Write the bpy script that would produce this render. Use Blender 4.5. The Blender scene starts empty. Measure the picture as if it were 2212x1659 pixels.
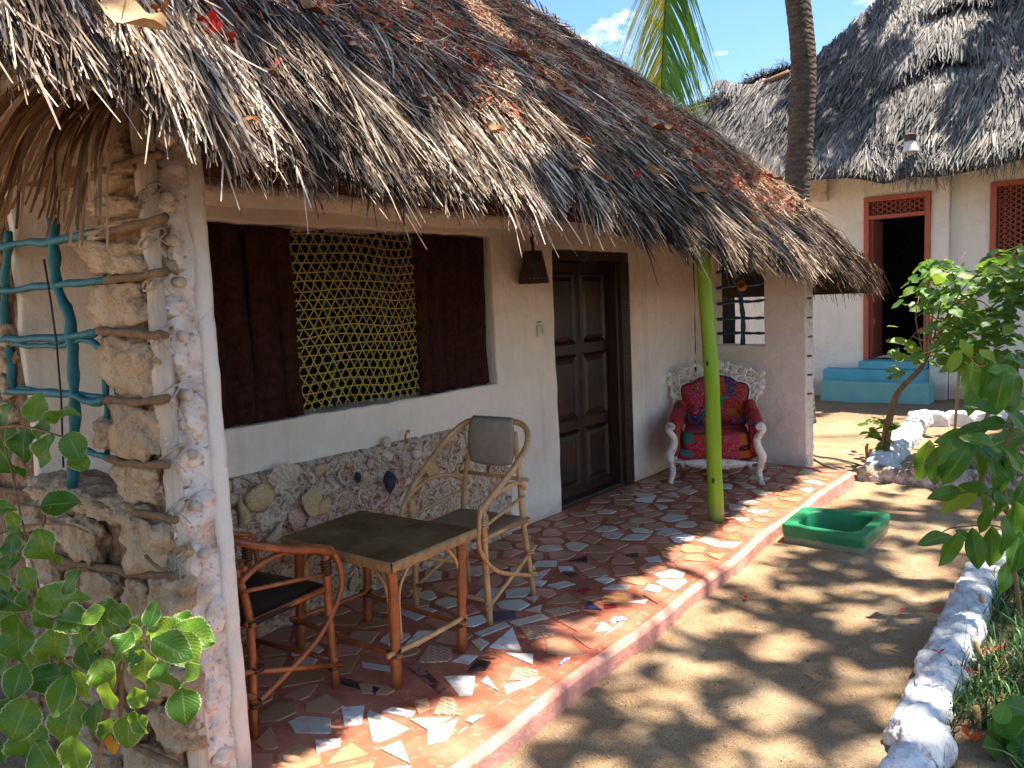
import bpy, bmesh, math, random
import numpy as np
from math import sin, cos, pi, radians, sqrt, atan2, exp
from mathutils import Vector, noise as mnoise

RNG = random.Random(7)
NR = np.random.default_rng(11)
sc = bpy.context.scene
COL = sc.collection

# ------------------------------------------------------------------ camera
FPX, PW, PH = 1700.0, 2212.0, 1659.0
yaw, pitch, roll, CH = radians(38.9), radians(6.0), radians(2.5), 1.6
_F = np.array([-sin(yaw)*cos(pitch), cos(yaw)*cos(pitch), -sin(pitch)])
_R0 = np.array([cos(yaw), sin(yaw), 0.0])
_U0 = np.cross(_R0, _F)
_R = _R0*cos(roll) - _U0*sin(roll)
_U = _U0*cos(roll) + _R0*sin(roll)
_C = np.array([0, 0, CH])
cam_d = bpy.data.cameras.new("camera")
cam = bpy.data.objects.new("camera", cam_d)
COL.objects.link(cam)
from mathutils import Matrix
cam.matrix_world = Matrix(((_R[0], _U[0], -_F[0], 0), (_R[1], _U[1], -_F[1], 0), (_R[2], _U[2], -_F[2], CH), (0, 0, 0, 1)))
cam_d.sensor_width = 36.0
cam_d.lens = FPX/PW*36.0
cam_d.clip_start = 0.05
cam_d.clip_end = 900
sc.camera = cam

def _ray(x, y): return _F + _R*((x-PW/2)/FPX) - _U*((y-PH/2)/FPX)
def onZ(x, y, z=0.0):
    d = _ray(x, y); return _C + d*((z-CH)/d[2])
def onX(x, y, X):
    d = _ray(x, y); return _C + d*(X/d[0])
def onY(x, y, Y):
    d = _ray(x, y); return _C + d*(Y/d[1])
def onPlane(x, y, P, N):
    d = _ray(x, y); N = np.array(N, float); return _C + d*(((np.array(P)-_C)@N)/(d@N))

# ------------------------------------------------------------------ world and sun
SUN = Vector((0.23, 0.22, 1.0)).normalized()
sun_el = math.asin(SUN.z)
sun_az = atan2(SUN.x, SUN.y)
w = bpy.data.worlds.new("World"); sc.world = w; w.use_nodes = True
nt = w.node_tree; nt.nodes.clear()
out = nt.nodes.new("ShaderNodeOutputWorld"); bg = nt.nodes.new("ShaderNodeBackground")
sky = nt.nodes.new("ShaderNodeTexSky"); sky.sky_type = 'NISHITA'; sky.sun_disc = False
sky.sun_elevation = sun_el; sky.sun_rotation = sun_az
sky.altitude = 0; sky.air_density = 1.0; sky.dust_density = 0.6; sky.ozone_density = 1.2
tc = nt.nodes.new("ShaderNodeTexCoord")
cn = nt.nodes.new("ShaderNodeTexNoise"); cn.inputs['Scale'].default_value = 5.0; cn.inputs['Detail'].default_value = 8; cn.inputs['Roughness'].default_value = .62
mp = nt.nodes.new("ShaderNodeMapping"); mp.inputs['Scale'].default_value = (1, 1, 2.0); mp.inputs['Location'].default_value = (.35, 3.1, .32)
nt.links.new(tc.outputs['Generated'], mp.inputs[0]); nt.links.new(mp.outputs[0], cn.inputs['Vector'])
cr = nt.nodes.new("ShaderNodeValToRGB"); cr.color_ramp.elements[0].position = .55; cr.color_ramp.elements[1].position = .70
nt.links.new(cn.outputs['Fac'], cr.inputs[0])
mx = nt.nodes.new("ShaderNodeMix"); mx.data_type = 'RGBA'
nt.links.new(cr.outputs[0], mx.inputs['Factor']); hs = nt.nodes.new('ShaderNodeHueSaturation'); hs.inputs['Saturation'].default_value = 1.22; nt.links.new(sky.outputs[0], hs.inputs['Color']); nt.links.new(hs.outputs[0], mx.inputs['A'])
mx.inputs['B'].default_value = (10.0, 10.2, 10.4, 1)
nt.links.new(mx.outputs['Result'], bg.inputs[0]); bg.inputs[1].default_value = 0.09
nt.links.new(bg.outputs[0], out.inputs[0])

sl = bpy.data.lights.new("sun", 'SUN'); sl.energy = 5.0; sl.angle = radians(0.55); sl.color = (1.0, 0.915, 0.78)
so = bpy.data.objects.new("sun", sl); COL.objects.link(so)
so.rotation_euler = SUN.to_track_quat('Z', 'Y').to_euler()
so.location = (3, 3, 20)
sc.view_settings.view_transform = 'Standard'
try: sc.view_settings.look = 'None'
except Exception: pass
sc.view_settings.exposure = 1.68
sc.view_settings.gamma = 1.0
sc.view_settings.use_curve_mapping = False
sc.render.engine = 'CYCLES'
sc.cycles.max_bounces = 9; sc.cycles.diffuse_bounces = 7; sc.cycles.glossy_bounces = 2
sc.cycles.transmission_bounces = 3; sc.cycles.use_denoising = True

# ------------------------------------------------------------------ materials
class Mt:
    def __init__(s, name, rough=.8, spec=.3):
        s.m = bpy.data.materials.new(name); s.m.use_nodes = True
        s.t = s.m.node_tree; s.b = s.t.nodes["Principled BSDF"]
        s.b.inputs['Roughness'].default_value = rough
        s.b.inputs['Specular IOR Level'].default_value = spec
        s.tc = s.t.nodes.new("ShaderNodeTexCoord"); s.h = None
    def n(s, ty): return s.t.nodes.new("ShaderNode"+ty)
    def L(s, a, b): s.t.links.new(a, b)
    def vec(s, scale=(1, 1, 1), src='Object', rot=(0, 0, 0)):
        m = s.n("Mapping"); m.inputs['Scale'].default_value = scale; m.inputs['Rotation'].default_value = rot
        s.L(s.tc.outputs[src], m.inputs[0]); return m.outputs[0]
    def noise(s, scale, detail=4, rough=.55, vec=None, dist=0):
        x = s.n("TexNoise"); x.inputs['Scale'].default_value = scale; x.inputs['Detail'].default_value = detail
        x.inputs['Roughness'].default_value = rough; x.inputs['Distortion'].default_value = dist
        s.L(vec if vec is not None else s.tc.outputs['Object'], x.inputs['Vector']); return x.outputs['Fac']
    def voro(s, scale, feature='F1', metric='EUCLIDEAN', out='Distance', vec=None, rnd=1):
        x = s.n("TexVoronoi"); x.feature = feature
        if feature != 'DISTANCE_TO_EDGE': x.distance = metric
        x.inputs['Scale'].default_value = scale; x.inputs['Randomness'].default_value = rnd
        s.L(vec if vec is not None else s.tc.outputs['Object'], x.inputs['Vector']); return x.outputs[out]
    def ramp(s, f, stops, const=False):
        x = s.n("ValToRGB"); r = x.color_ramp
        if const: r.interpolation = 'CONSTANT'
        while len(r.elements) < len(stops): r.elements.new(.5)
        for e, (p, c) in zip(r.elements, stops):
            e.position = p; e.color = (c[0], c[1], c[2], 1) if hasattr(c, '__len__') else (c, c, c, 1)
        s.L(f, x.inputs[0]); return x.outputs[0]
    def mix(s, f, a, b, mode='MIX'):
        x = s.n("Mix"); x.data_type = 'RGBA'; x.blend_type = mode
        for v, k in ((f, 'Factor'), (a, 'A'), (b, 'B')):
            i = x.inputs[k] if k != 'Factor' else x.inputs['Factor']
            if isinstance(v, (int, float)) and k == 'Factor': i.default_value = v
            elif isinstance(v, (tuple, list)): i.default_value = (v[0], v[1], v[2], 1)
            elif isinstance(v, (int, float)): i.default_value = (v, v, v, 1)
            else: s.L(v, i)
        return x.outputs['Result']
    def math(s, op, a, b=0.5):
        x = s.n("Math"); x.operation = op
        for i, v in enumerate((a, b)):
            if isinstance(v, (int, float)): x.inputs[i].default_value = v
            else: s.L(v, x.inputs[i])
        return x.outputs[0]
    def attr(s, name):
        x = s.n("Attribute"); x.attribute_name = name; return x.outputs['Fac']
    def orand(s):
        return s.n("ObjectInfo").outputs['Random']
    def sep(s, v):
        x = s.n("SeparateXYZ"); s.L(v, x.inputs[0]); return x.outputs
    def col(s, c):
        if isinstance(c, tuple): s.b.inputs['Base Color'].default_value = (*c[:3], 1)
        else: s.L(c, s.b.inputs['Base Color'])
        return s
    def bump(s, h, strength=.5, dist=.01):
        x = s.n("Bump"); x.inputs['Strength'].default_value = strength; x.inputs['Distance'].default_value = dist
        s.L(h, x.inputs['Height'])
        if s.h is not None: s.L(s.h, x.inputs['Normal'])
        s.h = x.outputs[0]; s.L(s.h, s.b.inputs['Normal']); return s
    def rough(s, f):
        s.L(f, s.b.inputs['Roughness']); return s

def simple(name, c, rough=.7, var=.25, scale=12, bump=.3, bd=.003, spec=.3, stretch=(1, 1, 1)):
    k = Mt(name, rough, spec); v = k.vec(stretch)
    f = k.noise(scale, 5, .6, v)
    k.col(k.ramp(f, [(.25, tuple(q*(1-var) for q in c)), (.75, tuple(min(1, q*(1+var)) for q in c))]))
    if bump: k.bump(k.noise(scale*4, 4, .6, v), bump, bd)
    return k.m

def plaster(name, c, stain=(.42, .33, .25), amount=.35):
    k = Mt(name, .9, .15)
    a = k.noise(1.7, 6, .62); b = k.noise(9, 5, .6); d = k.noise(60, 3, .6)
    base = k.ramp(b, [(.3, tuple(q*.93 for q in c)), (.7, c)])
    st = k.ramp(a, [(.46, 0.0), (.74, 1.0)])
    base = k.mix(k.math('MULTIPLY', st, amount), base, stain)
    z = k.sep(k.tc.outputs['Object'])[2]
    low = k.ramp(k.math('ADD', z, k.math('MULTIPLY', k.noise(7, 5, .7), .22)), [(.08, 1.0), (.24, 0.0)])
    base = k.mix(k.math('MULTIPLY', low, .5), base, (.30, .12, .075))
    vs = k.voro(38, rnd=1); ch = k.ramp(vs, [(.05, 1.0), (.09, 0.0)])
    ch = k.math('MULTIPLY', ch, k.ramp(k.noise(5, 2), [(.60, 0.0), (.66, 1.0)]))
    base = k.mix(k.math('MULTIPLY', ch, .7), base, (.16, .12, .09))
    ck = k.ramp(k.voro(1.9, 'DISTANCE_TO_EDGE', vec=k.vec((1, 1, .7))), [(.0, 1.0), (.006, 0.0)]); ck = k.math('MULTIPLY', ck, k.ramp(k.noise(2.3, 4), [(.54, 0.0), (.62, .35)]))
    base = k.mix(ck, base, (.30, .22, .16))
    rs = k.ramp(k.noise(1, 5, .6, k.vec((9, 9, .55))), [(.55, 0.0), (.75, .30)]); base = k.mix(rs, base, stain)
    k.col(base); k.bump(b, .6, .03); k.bump(k.noise(3, 4), .5, .06); k.bump(d, .4, .004); k.bump(ch, -.5, .004)
    return k.m

M = {}
M['plaster'] = plaster('cream_plaster', (.85, .71, .565))
M['plaster_white'] = plaster('white_plaster', (.82, .71, .60), amount=.25)
M['far_plaster'] = plaster('far_plaster', (.82, .77, .68), (.5, .42, .33), .25)
k = Mt('lumpy_whitewash', .9, .15)
a = k.noise(7, 6, .65, dist=.6); b_ = k.noise(45, 4, .6)
c = k.ramp(a, [(.30, (.26, .15, .10)), (.42, (.64, .49, .39)), (.55, (.80, .68, .59)), (.75, (.74, .66, .60))])
c = k.mix(k.ramp(b_, [(.30, .8), (.42, 0.0)]), c, (.20, .13, .09))
k.col(c); k.bump(a, 1, .03); k.bump(b_, .7, .006); M['lumpy'] = k.m

k = Mt('coral_rag', .95, .1)
a = k.noise(6, 8, .68, dist=.8); b_ = k.noise(32, 7, .72); vv = k.voro(55)
r = k.orand()
c = k.ramp(a, [(.26, (.18, .10, .055)), (.37, (.52, .30, .15)), (.48, (.84, .57, .35)), (.62, (.90, .70, .47))])
c = k.mix(k.ramp(b_, [(.32, .8), (.43, 0.0)]), c, (.16, .085, .045))
c = k.mix(k.ramp(r, [(0, 0.0), (1, .4)]), c, (.84, .60, .40))
k.col(c); k.bump(a, 1, .07); k.bump(b_, 1, .03); k.bump(vv, .5, .004); M['coral'] = k.m

k = Mt('earth_mortar', .95, .1)
b_ = k.noise(24, 7, .7); a = k.noise(5, 4)
k.col(k.ramp(b_, [(.3, (.10, .05, .03)), (.5, (.30, .17, .10)), (.7, (.48, .33, .22))]))
k.bump(b_, 1, .02); k.bump(a, .6, .04); M['mortar'] = k.m

k = Mt('shell_mortar', .85, .2)
a = k.noise(13, 9, .74, dist=2.2); v = k.voro(30, 'DISTANCE_TO_EDGE'); b_ = k.noise(60, 5, .7)
c = k.ramp(a, [(.3, (.07, .022, .012)), (.43, (.40, .20, .11)), (.50, (.78, .56, .39)), (.62, (.88, .74, .58))])
c = k.mix(k.ramp(b_, [(.32, .8), (.45, 0.0)]), c, (.16, .07, .05))
k.col(c); k.bump(a, 1, .035); k.bump(v, .6, .01); k.bump(b_, .8, .006); M['shellbed'] = k.m
def shellm(nm, c1, c2, rough=.45):
    k = Mt(nm, rough, .4); v = k.n("TexWave"); v.inputs['Scale'].default_value = 22; v.inputs['Distortion'].default_value = 2.5
    k.L(k.tc.outputs['Object'], v.inputs[0])
    k.col(k.mix(k.ramp(k.noise(18, 5), [(.35, 0.0), (.65, 1.0)]), c1, c2)); k.bump(v.outputs['Fac'], .5, .004); k.bump(k.noise(30, 5, .7), .7, .008); return k.m
M['shell'] = [shellm('pale_shell', (.84, .67, .48), (.60, .41, .27)), shellm('tan_shell', (.72, .50, .24), (.50, .30, .15)),
              shellm('pink_shell', (.76, .50, .38), (.46, .23, .15)), shellm('grey_shell', (.80, .64, .50), (.46, .29, .20))]
M['shell_dark'] = shellm('mussel_shell', (.012, .014, .022), (.06, .07, .09), .25)
M['shell_red'] = shellm('red_shell', (.50, .12, .05), (.66, .30, .16), .4)

k = Mt('sand', .95, .1)
a = k.noise(1.3, 5, .6); g = k.noise(150, 3, .7); b_ = k.noise(14, 5, .65); sp = k.voro(75)
c = k.ramp(a, [(.3, (.34, .22, .125)), (.7, (.52, .36, .215))])
c = k.mix(k.ramp(g, [(.36, .85), (.56, 0.0)]), c, (.20, .12, .065))
c = k.mix(k.math('MULTIPLY', k.ramp(k.noise(5, 5, .6), [(.45, 0.0), (.7, 1.0)]), .35), c, (.62, .50, .36))
c = k.mix(k.math('MULTIPLY', k.ramp(sp, [(.10, 1.0), (.16, 0.0)]), .45), c, (.13, .075, .045))
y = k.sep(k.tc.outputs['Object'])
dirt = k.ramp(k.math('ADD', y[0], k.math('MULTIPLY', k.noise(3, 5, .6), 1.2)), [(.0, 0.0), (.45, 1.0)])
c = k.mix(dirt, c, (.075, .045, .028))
far = k.ramp(k.math('MULTIPLY', k.math('ADD', y[1], k.math('MULTIPLY', k.noise(2, 4), 1.5)), .05), [(.55, 0.0), (.60, 1.0)])  # darker ground before the far steps, eave shade put into the colour
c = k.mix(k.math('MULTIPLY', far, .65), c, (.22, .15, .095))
k.col(c); k.bump(b_, .8, .03); k.bump(g, 1, .010); k.bump(k.noise(45, 4, .7), .8, .012); M['sand'] = k.m

k = Mt('red_screed', .5, .2)
a = k.noise(3.5, 6, .6); b_ = k.noise(25, 5, .65); sp = k.voro(22, 'F1')
c = k.ramp(a, [(.3, (.25, .068, .038)), (.5, (.36, .11, .062)), (.7, (.50, .20, .125))])
c = k.mix(k.ramp(b_, [(.55, 0.0), (.75, .55)]), c, (.66, .42, .33))
k.col(c); k.rough(k.ramp(b_, [(.3, .55), (.7, .85)])); k.bump(a, .5, .01); k.bump(b_, .4, .003); M['screed'] = k.m
k = Mt('screed_edge', .8, .2)
a = k.noise(5, 6, .6); b_ = k.noise(40, 5, .65)
c = k.ramp(a, [(.3, (.50, .19, .14)), (.7, (.68, .34, .27))])
z = k.sep(k.tc.outputs['Object'])[2]
lo = k.ramp(k.math('ADD', z, k.math('MULTIPLY', k.noise(9, 4, .6), .07)), [(0, 1.0), (.02, 0.0)])
k.col(k.mix(k.ramp(b_, [(.5, 0.0), (.75, .5)]), c, (.62, .45, .33))); k.bump(a, .6, .02); k.bump(b_, .5, .004); M['screed_edge'] = k.m

def shardm(nm, c, smear=.5, rough=.28):
    k = Mt(nm, rough, .5); a = k.noise(14, 6, .65, dist=.5)
    r = k.orand()
    f = k.ramp(k.math('ADD', a, k.math('MULTIPLY', k.math('SUBTRACT', r, .5), .25)), [(.56, 0.0), (.62, 1.0)])
    k.col(k.mix(k.math('MULTIPLY', f, smear), c, (.46, .20, .15))); k.rough(k.ramp(k.noise(9, 3), [(.4, rough), (.7, rough+.3)])); return k.m
M['shard'] = dict(w=shardm('white_glaze', (.64, .65, .62)), g=shardm('grey_glaze', (.44, .43, .37)), c=shardm('cream_glaze', (.52, .45, .33)),
                  p=shardm('pink_glaze', (.44, .19, .12), .7), o=shardm('ochre_glaze', (.33, .17, .07)), k=shardm('black_glaze', (.016, .018, .022), .15),
                  n=shardm('navy_glaze', (.02, .03, .07), .15), r=shardm('red_glaze', (.30, .015, .02), .1), d=shardm('maroon_glaze', (.07, .02, .022), .5),
                  t=shardm('tan_glaze', (.40, .22, .125), .6))
k = Mt('grid_glaze', .35, .4)
v = k.n("TexBrick"); v.inputs['Scale'].default_value = 11; v.inputs['Color1'].default_value = (.30, .15, .09, 1); v.inputs['Color2'].default_value = (.40, .21, .13, 1)
v.inputs['Mortar'].default_value = (.60, .40, .30, 1); v.inputs['Mortar Size'].default_value = .03; v.inputs['Row Height'].default_value = .25
k.L(k.tc.outputs['Object'], v.inputs[0]); k.col(v.outputs[0]); M['shard']['x'] = k.m
k = Mt('blue_print_glaze', .25, .5)
f = k.ramp(k.noise(50, 3, .6, dist=1.5), [(.47, 0.0), (.5, 1.0)]); k.col(k.mix(f, (.72, .76, .80), (.015, .03, .28))); M['shard']['b'] = k.m

def strawm(nm, dark, mid, light, rough=.5):
    k = Mt(nm, rough, .18); t = k.attr('tone')
    k.col(k.ramp(t, [(0, dark), (.45, mid), (1, light)])); return k.m
M['straw'] = strawm('weathered_straw', (.014, .007, .0045), (.14, .082, .048), (.80, .65, .50), .62)
M['straw_far'] = strawm('far_weathered_straw', (.028, .025, .027), (.15, .14, .138), (.44, .40, .36), .65)
M['straw_under'] = simple('under_thatch', (.055, .026, .013), .9, .5, 30, 1, .02)
M['roof_core'] = simple('roof_core', (.028, .019, .014), .95, .5, 25, 1, .03)
M['far_core'] = simple('far_roof_core', (.03, .028, .03), .95, .5, 15, 1, .03)
M['debris'] = strawm('dry_stalks', (.10, .035, .015), (.36, .20, .11), (.66, .52, .38), .6)
M['frond_dry'] = strawm('dry_frond_leaflet', (.07, .032, .015), (.25, .135, .065), (.56, .37, .22), .5)
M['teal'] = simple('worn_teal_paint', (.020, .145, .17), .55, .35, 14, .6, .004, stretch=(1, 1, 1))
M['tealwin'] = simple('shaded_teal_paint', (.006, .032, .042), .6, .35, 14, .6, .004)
M['tealdark'] = simple('dark_blue_paint', (.03, .07, .11), .5, .3, 14, .4, .003)
M['stick'] = simple('grey_branch', (.20, .12, .065), .85, .4, 26, .9, .006)
M['palepole'] = simple('pale_weathered_pole', (.56, .45, .35), .8, .35, 9, .9, .008, stretch=(3, 3, .5))
M['palestick'] = simple('pale_stick', (.50, .38, .25), .7, .3, 18, .5, .003)
M['cord'] = simple('fibre_cord', (.45, .36, .26), .9, .2, 60, .6, .002)
M['darkwood'] = simple('dark_carved_wood', (.035, .014, .008), .42, .5, 22, .8, .006, .5, (1, 1, .2))
k = Mt('door_panel_wood', .35, .5)
v = k.vec((26, 26, 2.2)); a = k.noise(1, 6, .65, v, 1.2); pt = k.noise(5, 4, .65)
c = k.ramp(a, [(.3, (.007, .0025, .0015)), (.6, (.022, .007, .003)), (.8, (.055, .018, .006))])
k.col(k.mix(k.ramp(pt, [(.45, 0.0), (.7, .5)]), c, (.085, .033, .012))); k.bump(a, .5, .003); M['doorwood'] = k.m
M['beam'] = simple('red_brown_beam', (.075, .020, .010), .8, .5, 9, .8, .01, stretch=(1, .25, 4))
k = Mt('woven_mat', .8, .15)
y = k.sep(k.tc.outputs['Object'])
# herringbone: zigzag bands
band = k.math('PINGPONG', k.math('MULTIPLY', y[1], 18.0), .5)
zz = k.math('SINE', k.math('MULTIPLY', k.math('ADD', y[2], k.math('MULTIPLY', band, .045)), 620.0))
nn = k.noise(22, 5, .6)
c = k.ramp(nn, [(.3, (.018, .005, .003)), (.7, (.070, .018, .009))])
c = k.mix(k.math('MULTIPLY', k.ramp(zz, [(.75, 0.0), (1, 1.0)]), k.ramp(k.noise(30, 4), [(.45, 0.0), (.65, .65)])), c, (.20, .09, .055))
k.col(c); k.bump(zz, .8, .004); k.bump(nn, .5, .01); M['mat'] = k.m
k = Mt('yellow_strip', .5, .35)
k.col(k.mix(k.ramp(k.noise(14, 4), [(.4, 0.0), (.7, 1.0)]), (.44, .31, .012), (.30, .23, .02))); M['yellow'] = k.m
M['black'] = simple('painted_interior_dark', (.010, .009, .009), .95, .2, 3, 0)  # near-black colour stands in for the darkness of unlit rooms
M['tin'] = simple('rusty_tin', (.050, .020, .010), .55, .5, 18, .5, .003, .5)
M['greenglass'] = simple('green_glass', (.02, .12, .03), .2, .1, 5, 0)
M['switch'] = simple('cream_plastic', (.66, .56, .40), .4, .05, 5, 0)
M['bamboo'] = simple('pale_rattan', (.50, .27, .105), .38, .35, 14, .4, .003, .5)
M['rattan'] = simple('orange_rattan', (.31, .082, .020), .35, .5, 14, .4, .003, .5)
M['wrap'] = simple('rattan_wrap', (.06, .025, .012), .6, .3, 40, .5, .002)
M['wrap_pale'] = simple('pale_wrap', (.58, .36, .18), .6, .3, 40, .5, .002)
k = Mt('old_leather', .75, .12)
a = k.noise(5, 6, .65); b_ = k.noise(35, 5, .7)
c = k.ramp(a, [(.3, (.07, .037, .013)), (.5, (.17, .10, .040)), (.7, (.26, .165, .068))])
k.col(k.mix(k.ramp(b_, [(.6, 0.0), (.75, .6)]), c, (.015, .01, .008))); k.bump(b_, .5, .004); M['leather'] = k.m
M['leather_dark'] = simple('black_leather', (.013, .006, .004), .55, .4, 9, .4, .004)
M['leather_edge'] = simple('tan_leather_edge', (.36, .21, .09), .7, .35, 30, .8, .006)
M['hide2'] = simple('grey_hide_back', (.34, .255, .18), .75, .18, 14, .4, .003)
M['hide'] = simple('tan_hide', (.24, .15, .075), .75, .18, 14, .4, .003)
k = Mt('lime_green_paint', .28, .5)
a = k.noise(3, 5, .6, k.vec((4, 4, .8))); b_ = k.noise(30, 5, .6, k.vec((1, 1, .15)))
k.col(k.mix(k.ramp(b_, [(.56, 0.0), (.7, .5)]), k.ramp(a, [(.3, (.20, .36, .010)), (.7, (.27, .44, .018))]), (.12, .28, .01)))
k.bump(a, .5, .012); M['lime'] = k.m
lc = k.b.inputs['Base Color'].links[0].from_socket; z = k.sep(k.tc.outputs['Object'])[2]
dz = k.ramp(k.math('ADD', z, k.math('MULTIPLY', k.noise(14, 5, .7), .30)), [(.14, 1.0), (.30, 0.0)])
lc = k.mix(k.math('MULTIPLY', dz, .7), lc, (.26, .20, .10)); chp = k.ramp(k.noise(26, 5, .7, k.vec((1, 1, .35))), [(.66, 0.0), (.69, 1.0)])
lc = k.mix(k.math('MULTIPLY', chp, .8), lc, (.34, .33, .16)); k.col(lc); k.bump(chp, -.6, .003); k.rough(k.ramp(k.noise(12, 4), [(.3, .25), (.7, .6)]))
M['knot'] = simple('dark_knot', (.03, .05, .01), .7, .2, 20, 0)
k = Mt('green_basin_paint', .4, .4)
a = k.noise(6, 6, .65); b_ = k.noise(28, 6, .7); z = k.sep(k.tc.outputs['Object'])[2]
c = k.ramp(a, [(.3, (.010, .15, .058)), (.7, (.03, .25, .10))])
lo = k.ramp(k.math('ADD', k.math('ADD', z, .105), k.math('MULTIPLY', b_, -.04)), [(.0, 1.0), (.008, 0.0)])
c = k.mix(k.math('MULTIPLY', lo, .75), c, (.30, .27, .20))
k.col(c); k.bump(b_, .5, .006); M['basin'] = k.m
M['basin_inside'] = simple('green_basin_inside', (.018, .21, .085), .4, .3, 7, .5, .006)
k = Mt('chalk_white_paint', .5, .4)
a = k.noise(18, 6, .65); k.col(k.ramp(a, [(.32, (.22, .14, .085)), (.44, (.66, .58, .47)), (.7, (.76, .70, .59))])); k.bump(a, .5, .004); M['chairwhite'] = k.m
k = Mt('patchwork_cloth', .75, .2)
v = k.vec((1, 1, 1)); cc = k.n("TexVoronoi"); cc.distance = 'CHEBYCHEV'; cc.inputs['Scale'].default_value = 10; cc.inputs['Randomness'].default_value = .75
k.L(v, cc.inputs['Vector']); s3 = k.sep(cc.outputs['Color'])
base = k.ramp(s3[0], [(0, (.36, .01, .025)), (.24, (.26, .012, .01)), (.42, (.02, .03, .08)), (.50, (.42, .02, .07)), (.68, (.42, .07, .01)), (.76, (.02, .012, .012)), (.82, (.34, .015, .02)), (.96, (.03, .14, .14))], True)
acc = k.ramp(s3[1], [(0, (.60, .22, .22)), (.25, (.62, .26, .02)), (.5, (.10, .20, .04)), (.7, (.55, .04, .10)), (.85, (.50, .45, .40))], True)
fl = k.n("TexVoronoi"); fl.inputs['Scale'].default_value = 34; k.L(v, fl.inputs['Vector'])
ring = k.ramp(k.math('SINE', k.math('MULTIPLY', fl.outputs['Distance'], 26.0)), [(.55, 0.0), (.75, 1.0)])
rn = k.ramp(k.noise(70, 2), [(.45, 0.0), (.55, 1.0)])
base = k.mix(k.math('MULTIPLY', ring, k.math('MULTIPLY', rn, .8)), base, acc)
k.col(base); k.bump(k.voro(9, metric='CHEBYCHEV', rnd=.75), .3, .01); M['cloth'] = k.m
M['piping'] = simple('dark_teal_piping', (.02, .04, .045), .6, .2, 20, 0)

def leafm(nm, c1, c2, margin=None, tr=.35, rough=.38, yel=0.12):
    k = Mt(nm, rough, .45); uv = k.sep(k.tc.outputs['UV']); u = uv[0]; vv = uv[1]
    av = k.math('ABSOLUTE', k.math('SUBTRACT', vv, .5)); r = k.orand()
    c = k.mix(r, c1, c2)
    rib = k.ramp(av, [(.012, 1.0), (.03, 0.0)])
    vein = k.math('SINE', k.math('MULTIPLY', k.math('SUBTRACT', u, k.math('MULTIPLY', av, .7)), 62.0))
    c = k.mix(k.math('MULTIPLY', rib, .55), c, (.30, .38, .12))
    c = k.mix(k.math('MULTIPLY', k.ramp(vein, [(.8, 0.0), (1, 1.0)]), .10), c, (.16, .28, .06))
    if yel:
        c = k.mix(k.math('MULTIPLY', k.ramp(k.math('ADD', k.noise(16, 4), k.math('MULTIPLY', r, .25)), [(.70, 0.0), (.78, 1.0)]), yel*5), c, (.42, .36, .03))
    if margin:
        me = k.ramp(k.math('ADD', av, k.math('MULTIPLY', k.noise(40, 3), .10)), [(.505, 0.0), (.53, 1.0)])
        c = k.mix(me, c, margin)
    k.col(c); k.bump(vein, .22, .0015)
    tb = k.n("BsdfTranslucent"); m2 = k.n("MixShader"); m2.inputs[0].default_value = tr
    tcx = k.mix(.5, c, (.32, .50, .03)); k.L(tcx, tb.inputs[0])
    o = k.t.nodes["Material Output"]; k.L(k.b.outputs[0], m2.inputs[1]); k.L(tb.outputs[0], m2.inputs[2]); k.L(m2.outputs[0], o.inputs[0])
    return k.m
M['leaf_var'] = leafm('variegated_leaf', (.028, .13, .010), (.11, .26, .018), (.60, .56, .28), .42, yel=.06)
M['leaf_gloss'] = leafm('glossy_leaf', (.025, .12, .015), (.10, .26, .022), None, .42, .25, .02)
M['leaf_shrub'] = leafm('shrub_leaf', (.04, .14, .015), (.18, .30, .03), None, .35, .42, .06)
M['leaf_young'] = leafm('young_leaf', (.22, .33, .02), (.30, .38, .03), None, .45, .4, 0)
M['leaf_orange'] = leafm('orange_leaf', (.60, .20, .02), (.62, .24, .02), None, .3, .5, 0)
M['canopy'] = leafm('canopy_leaf', (.03, .09, .02), (.06, .13, .03), None, .25, .5, 0)
k = Mt('grass_blade', .45, .4); t = k.attr('tone'); k.col(k.ramp(t, [(0, (.008, .035, .006)), (.6, (.03, .11, .015)), (1, (.16, .26, .04))])); M['grass'] = k.m
k = Mt('palm_leaflet', .35, .5); t = k.attr('tone'); c = k.ramp(t, [(0, (.06, .20, .02)), (.6, (.22, .38, .025)), (1, (.72, .55, .03))]); k.col(c)
tb = k.n("BsdfTranslucent"); m2 = k.n("MixShader"); m2.inputs[0].default_value = .5; k.L(c, tb.inputs[0])
k.L(k.b.outputs[0], m2.inputs[1]); k.L(tb.outputs[0], m2.inputs[2]); k.L(m2.outputs[0], k.t.nodes["Material Output"].inputs[0]); M['palm'] = k.m
k = Mt('palm_bark', .85, .2)
z = k.sep(k.tc.outputs['Object']); rg = k.math('SINE', k.math('ADD', k.math('MULTIPLY', z[2], 88.0), k.math('MULTIPLY', k.noise(4, 5, .7), 22.0)))
a = k.noise(10, 6, .6)
c = k.mix(k.ramp(rg, [(.2, 0.0), (.9, .45)]), k.ramp(a, [(.3, (.07, .05, .04)), (.7, (.17, .125, .09))]), (.055, .038, .028))
k.col(c); k.bump(rg, .8, .02); k.bump(a, .7, .02); M['palmbark'] = k.m
M['bark'] = simple('shrub_bark', (.24, .13, .06), .8, .4, 20, .8, .008, stretch=(1, 1, .3))
M['greybark'] = simple('grey_bark', (.16, .12, .09), .9, .3, 8, .8, .02)
M['stake'] = simple('bamboo_stake', (.42, .24, .09), .6, .25, 18, .4, .003)
k = Mt('whitewashed_stone', .85, .2)
a = k.noise(5, 7, .65, dist=.5); b_ = k.noise(26, 6, .7)
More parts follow.
